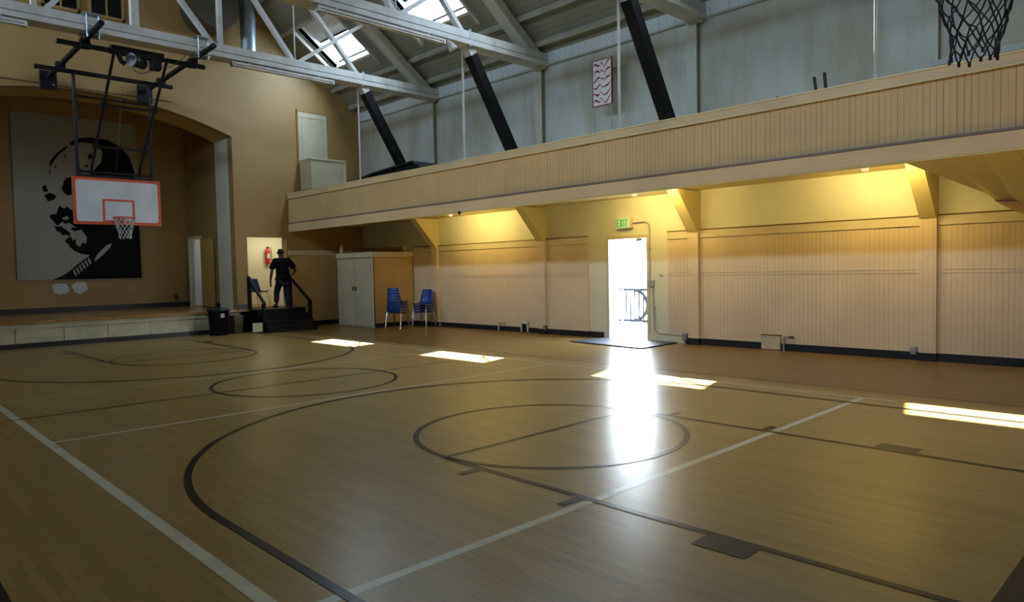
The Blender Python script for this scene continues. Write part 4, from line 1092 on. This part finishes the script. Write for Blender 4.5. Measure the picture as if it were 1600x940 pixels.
# mat
mb = MB(); nn_ = 26
corn = [(6.20, 5.16), (7.20, 5.06), (7.22, 3.24), (5.97, 3.20)]
pts = []
rnd = random.Random(3)
for i in range(4):
    a, b_ = V((*corn[i], 0)), V((*corn[(i+1) % 4], 0))
    for k in range(nn_): 
        q = a.lerp(b_, k/nn_); dn = V((-(b_-a).y, (b_-a).x, 0)).normalized()*(.012*math.sin(k*1.7)+rnd.uniform(-.006, .006))
        pts.append((q.x+dn.x, q.y+dn.y))
mb.prism(pts, lambda u, v, t_: (u, v, t_ if t_ == 0.005 else t_), .005, .022)
o = mb.build('door_mat', 'mat'); tag(o, 'dark blue wrinkled mat on the floor in front of the bright exit door', 'mat')

# ------------------------------------------------------------------ small wall fittings
T = thing('access_panel', 'low off-white access cover at the wall base right of the exit door', 'cover', (XR-.06, 1.12, 0))
MB().box((-.03, 0, .01), (.03, .35, .27)).build('cover_plate', 'white_door', T, bevel=.006)
MB().box((-.04, -.01, .262), (.03, .36, .275)).build('top_lip', 'brown_line', T)
T = thing('pipe_tap', 'grey pipe tap beside the low access cover', 'tap', (XR-.07, 1.06, 0))
MB().tube([(0, 0, 0), (0, 0, .235), (0, -.02, .25), (0, -.14, .25)], .016, 10).build('pipe', 'grey_metal', T)
MB().box((-.02, -.17, .235), (.02, -.10, .265)).build('valve', 'duct', T, bevel=.004)
T = thing('floor_vent', 'small white-framed black vent at the wall base left of the exit door', 'vent', (XR-.05, 7.40, .01))
fv = MB(); fv.box((-.03, 0, 0), (.02, .04, .24)); fv.box((-.03, .21, 0), (.02, .25, .24)); fv.box((-.03, 0, .20), (.02, .25, .24)); fv.build('vent_frame', 'cream', T, bevel=.004)
MB().box((-.015, .04, 0), (.0, .21, .20)).build('grille', 'black_metal', T)
T = thing('radiator_pipe', 'pale bent pipe stub at the wall base between the pier and the vent', 'pipe', (XR-.07, 8.44, 0))
MB().tube([(0, 0, 0), (0, 0, .19), (0, -.02, .22), (0, -.20, .21)], .018, 10).build('pipe', 'beige_trim', T)
MB().lathe([(.02, 0), (.03, .01), (.03, .03), (.01, .04)], 12, (0, -.20, .195)).build('valve', 'beige_trim', T)
for yy, zz, lb, mt in ((-1.02, .15, 'blue-grey outlet box on the baseboard left of the nearest pier', 'steel'), (11.0-.24, .06, 'small dark outlet box on the wall base right of the chair stacks', 'duct'), (6.98-.17-.0, .14, 'small dark outlet at the foot of the pier near the vent', 'duct')):
    T = thing('outlet_box', lb, 'outlet', (XR-.06, yy, zz))
    MB().box((-.06, -.045, -.06), (0.0, .045, .06)).build('box_body', mt, T, bevel=.008)
    MB().box((-.065, -.02, -.03), (-.06, .02, .03)).build('face_plate', 'grey_metal', T)
for yy, zz, lb in ((3.62, 1.34, 'tiny dark peg on the pale wall right of the conduit box'),):
    T = thing('wall_hook', lb, 'hook', (XR, yy, zz))
    MB().tube([(0, 0, 0), (-.05, 0, 0), (-.06, 0, .03)], .008, 8).build('hook', 'duct', T)
T = thing('cable_clip', 'small dark fitting under the balcony fascia left of the middle', 'fitting', (BX-.03, 7.0, 2.765))
MB().box((-.02, -.03, -.03), (.03, .03, .02)).build('fitting_body', 'black_metal', T, bevel=.006)
MB().tube([(0, 0, -.02), (0, 0, -.06)], .012, 8).build('stem', 'black_metal', T)

# ------------------------------------------------------------------ outside the door
struct(MB().box((XR+.12, -9, -.2), (26, 22, -.02)).build('floor_outside', 'concrete'))
T = thing('sun_block_canopy', 'unseen flat canopy added outside to keep sun off the exit door mat', 'canopy', (XR+.2, 4.5, 2.75))  # out of view, added to block sun through the doorway
MB().box((0, -2.2, 0), (1.9, 2.2, .12)).build('canopy_slab', 'outside_wall', T, bevel=.01)
for yy in (-2.0, 2.0): MB().beam((0, yy, -.6), (1.5, yy, 0), .06, .06).build('brace', 'white_metal', T)
def at(px_y, x_): pass
T = thing('iron_railing', 'pale iron railing with curved scrolls outside the bright exit doorway', 'railing', (10.6, 4.0, -.02))
for zz in (.12, .95): MB().tube([(0, 0, zz), (0, 4.6, zz)], .035, 8).build('rail', 'dark_rail', T)
for k in range(33): MB().tube([(0, .14*k+.05, .12), (0, .14*k+.05, .95)], .022, 6).build('baluster', 'dark_rail', T)
for yy in (.0, 1.55, 3.1, 4.6): MB().box((-.035, yy-.035, 0), (.035, yy+.035, 1.02)).build('post', 'white_metal', T)
for k in (0, 1):
    arc_ = [(0.03, 2.0+.75*k+.42*math.cos(a), .53+.40*math.sin(a)) for a in [PI*.5+PI*i/16 for i in range(17)]]
    MB().tube(arc_, .045, 8).build('scroll', 'dark_rail', T)
T = thing('parked_bicycle', 'bicycle leaning behind the railing outside the exit door', 'bicycle', (11.2, 5.7, -.02))
for yy in (0, 1.05):
    w = MB(); w.tube([(0, yy+.33*math.cos(2*PI*k/28), .34+.33*math.sin(2*PI*k/28)) for k in range(29)], .018, 6, False)
    for k in range(10): w.tube([(0, yy, .34), (0, yy+.32*math.cos(2*PI*k/10), .34+.32*math.sin(2*PI*k/10))], .003, 4)
    w.build('wheel', 'black_metal', T)
b2 = MB()
for p, q in (((0, 0, .34), (0, .38, .36)), ((0, 0, .34), (0, .30, .80)), ((0, .38, .36), (0, .30, .86)), ((0, .30, .80), (0, .88, .84)), ((0, .38, .36), (0, .90, .78)), ((0, .86, .92), (0, 1.05, .34))): b2.tube([p, q], .018, 8)
b2.build('frame', 'blue_plastic', T)
MB().tube([(-.25, .84, .98), (0, .86, .94), (.25, .84, .98)], .014, 8).build('handlebar', 'chrome', T)
MB().box((-.07, .18, .88), (.07, .42, .92)).build('saddle', 'black_wood', T, bevel=.02)
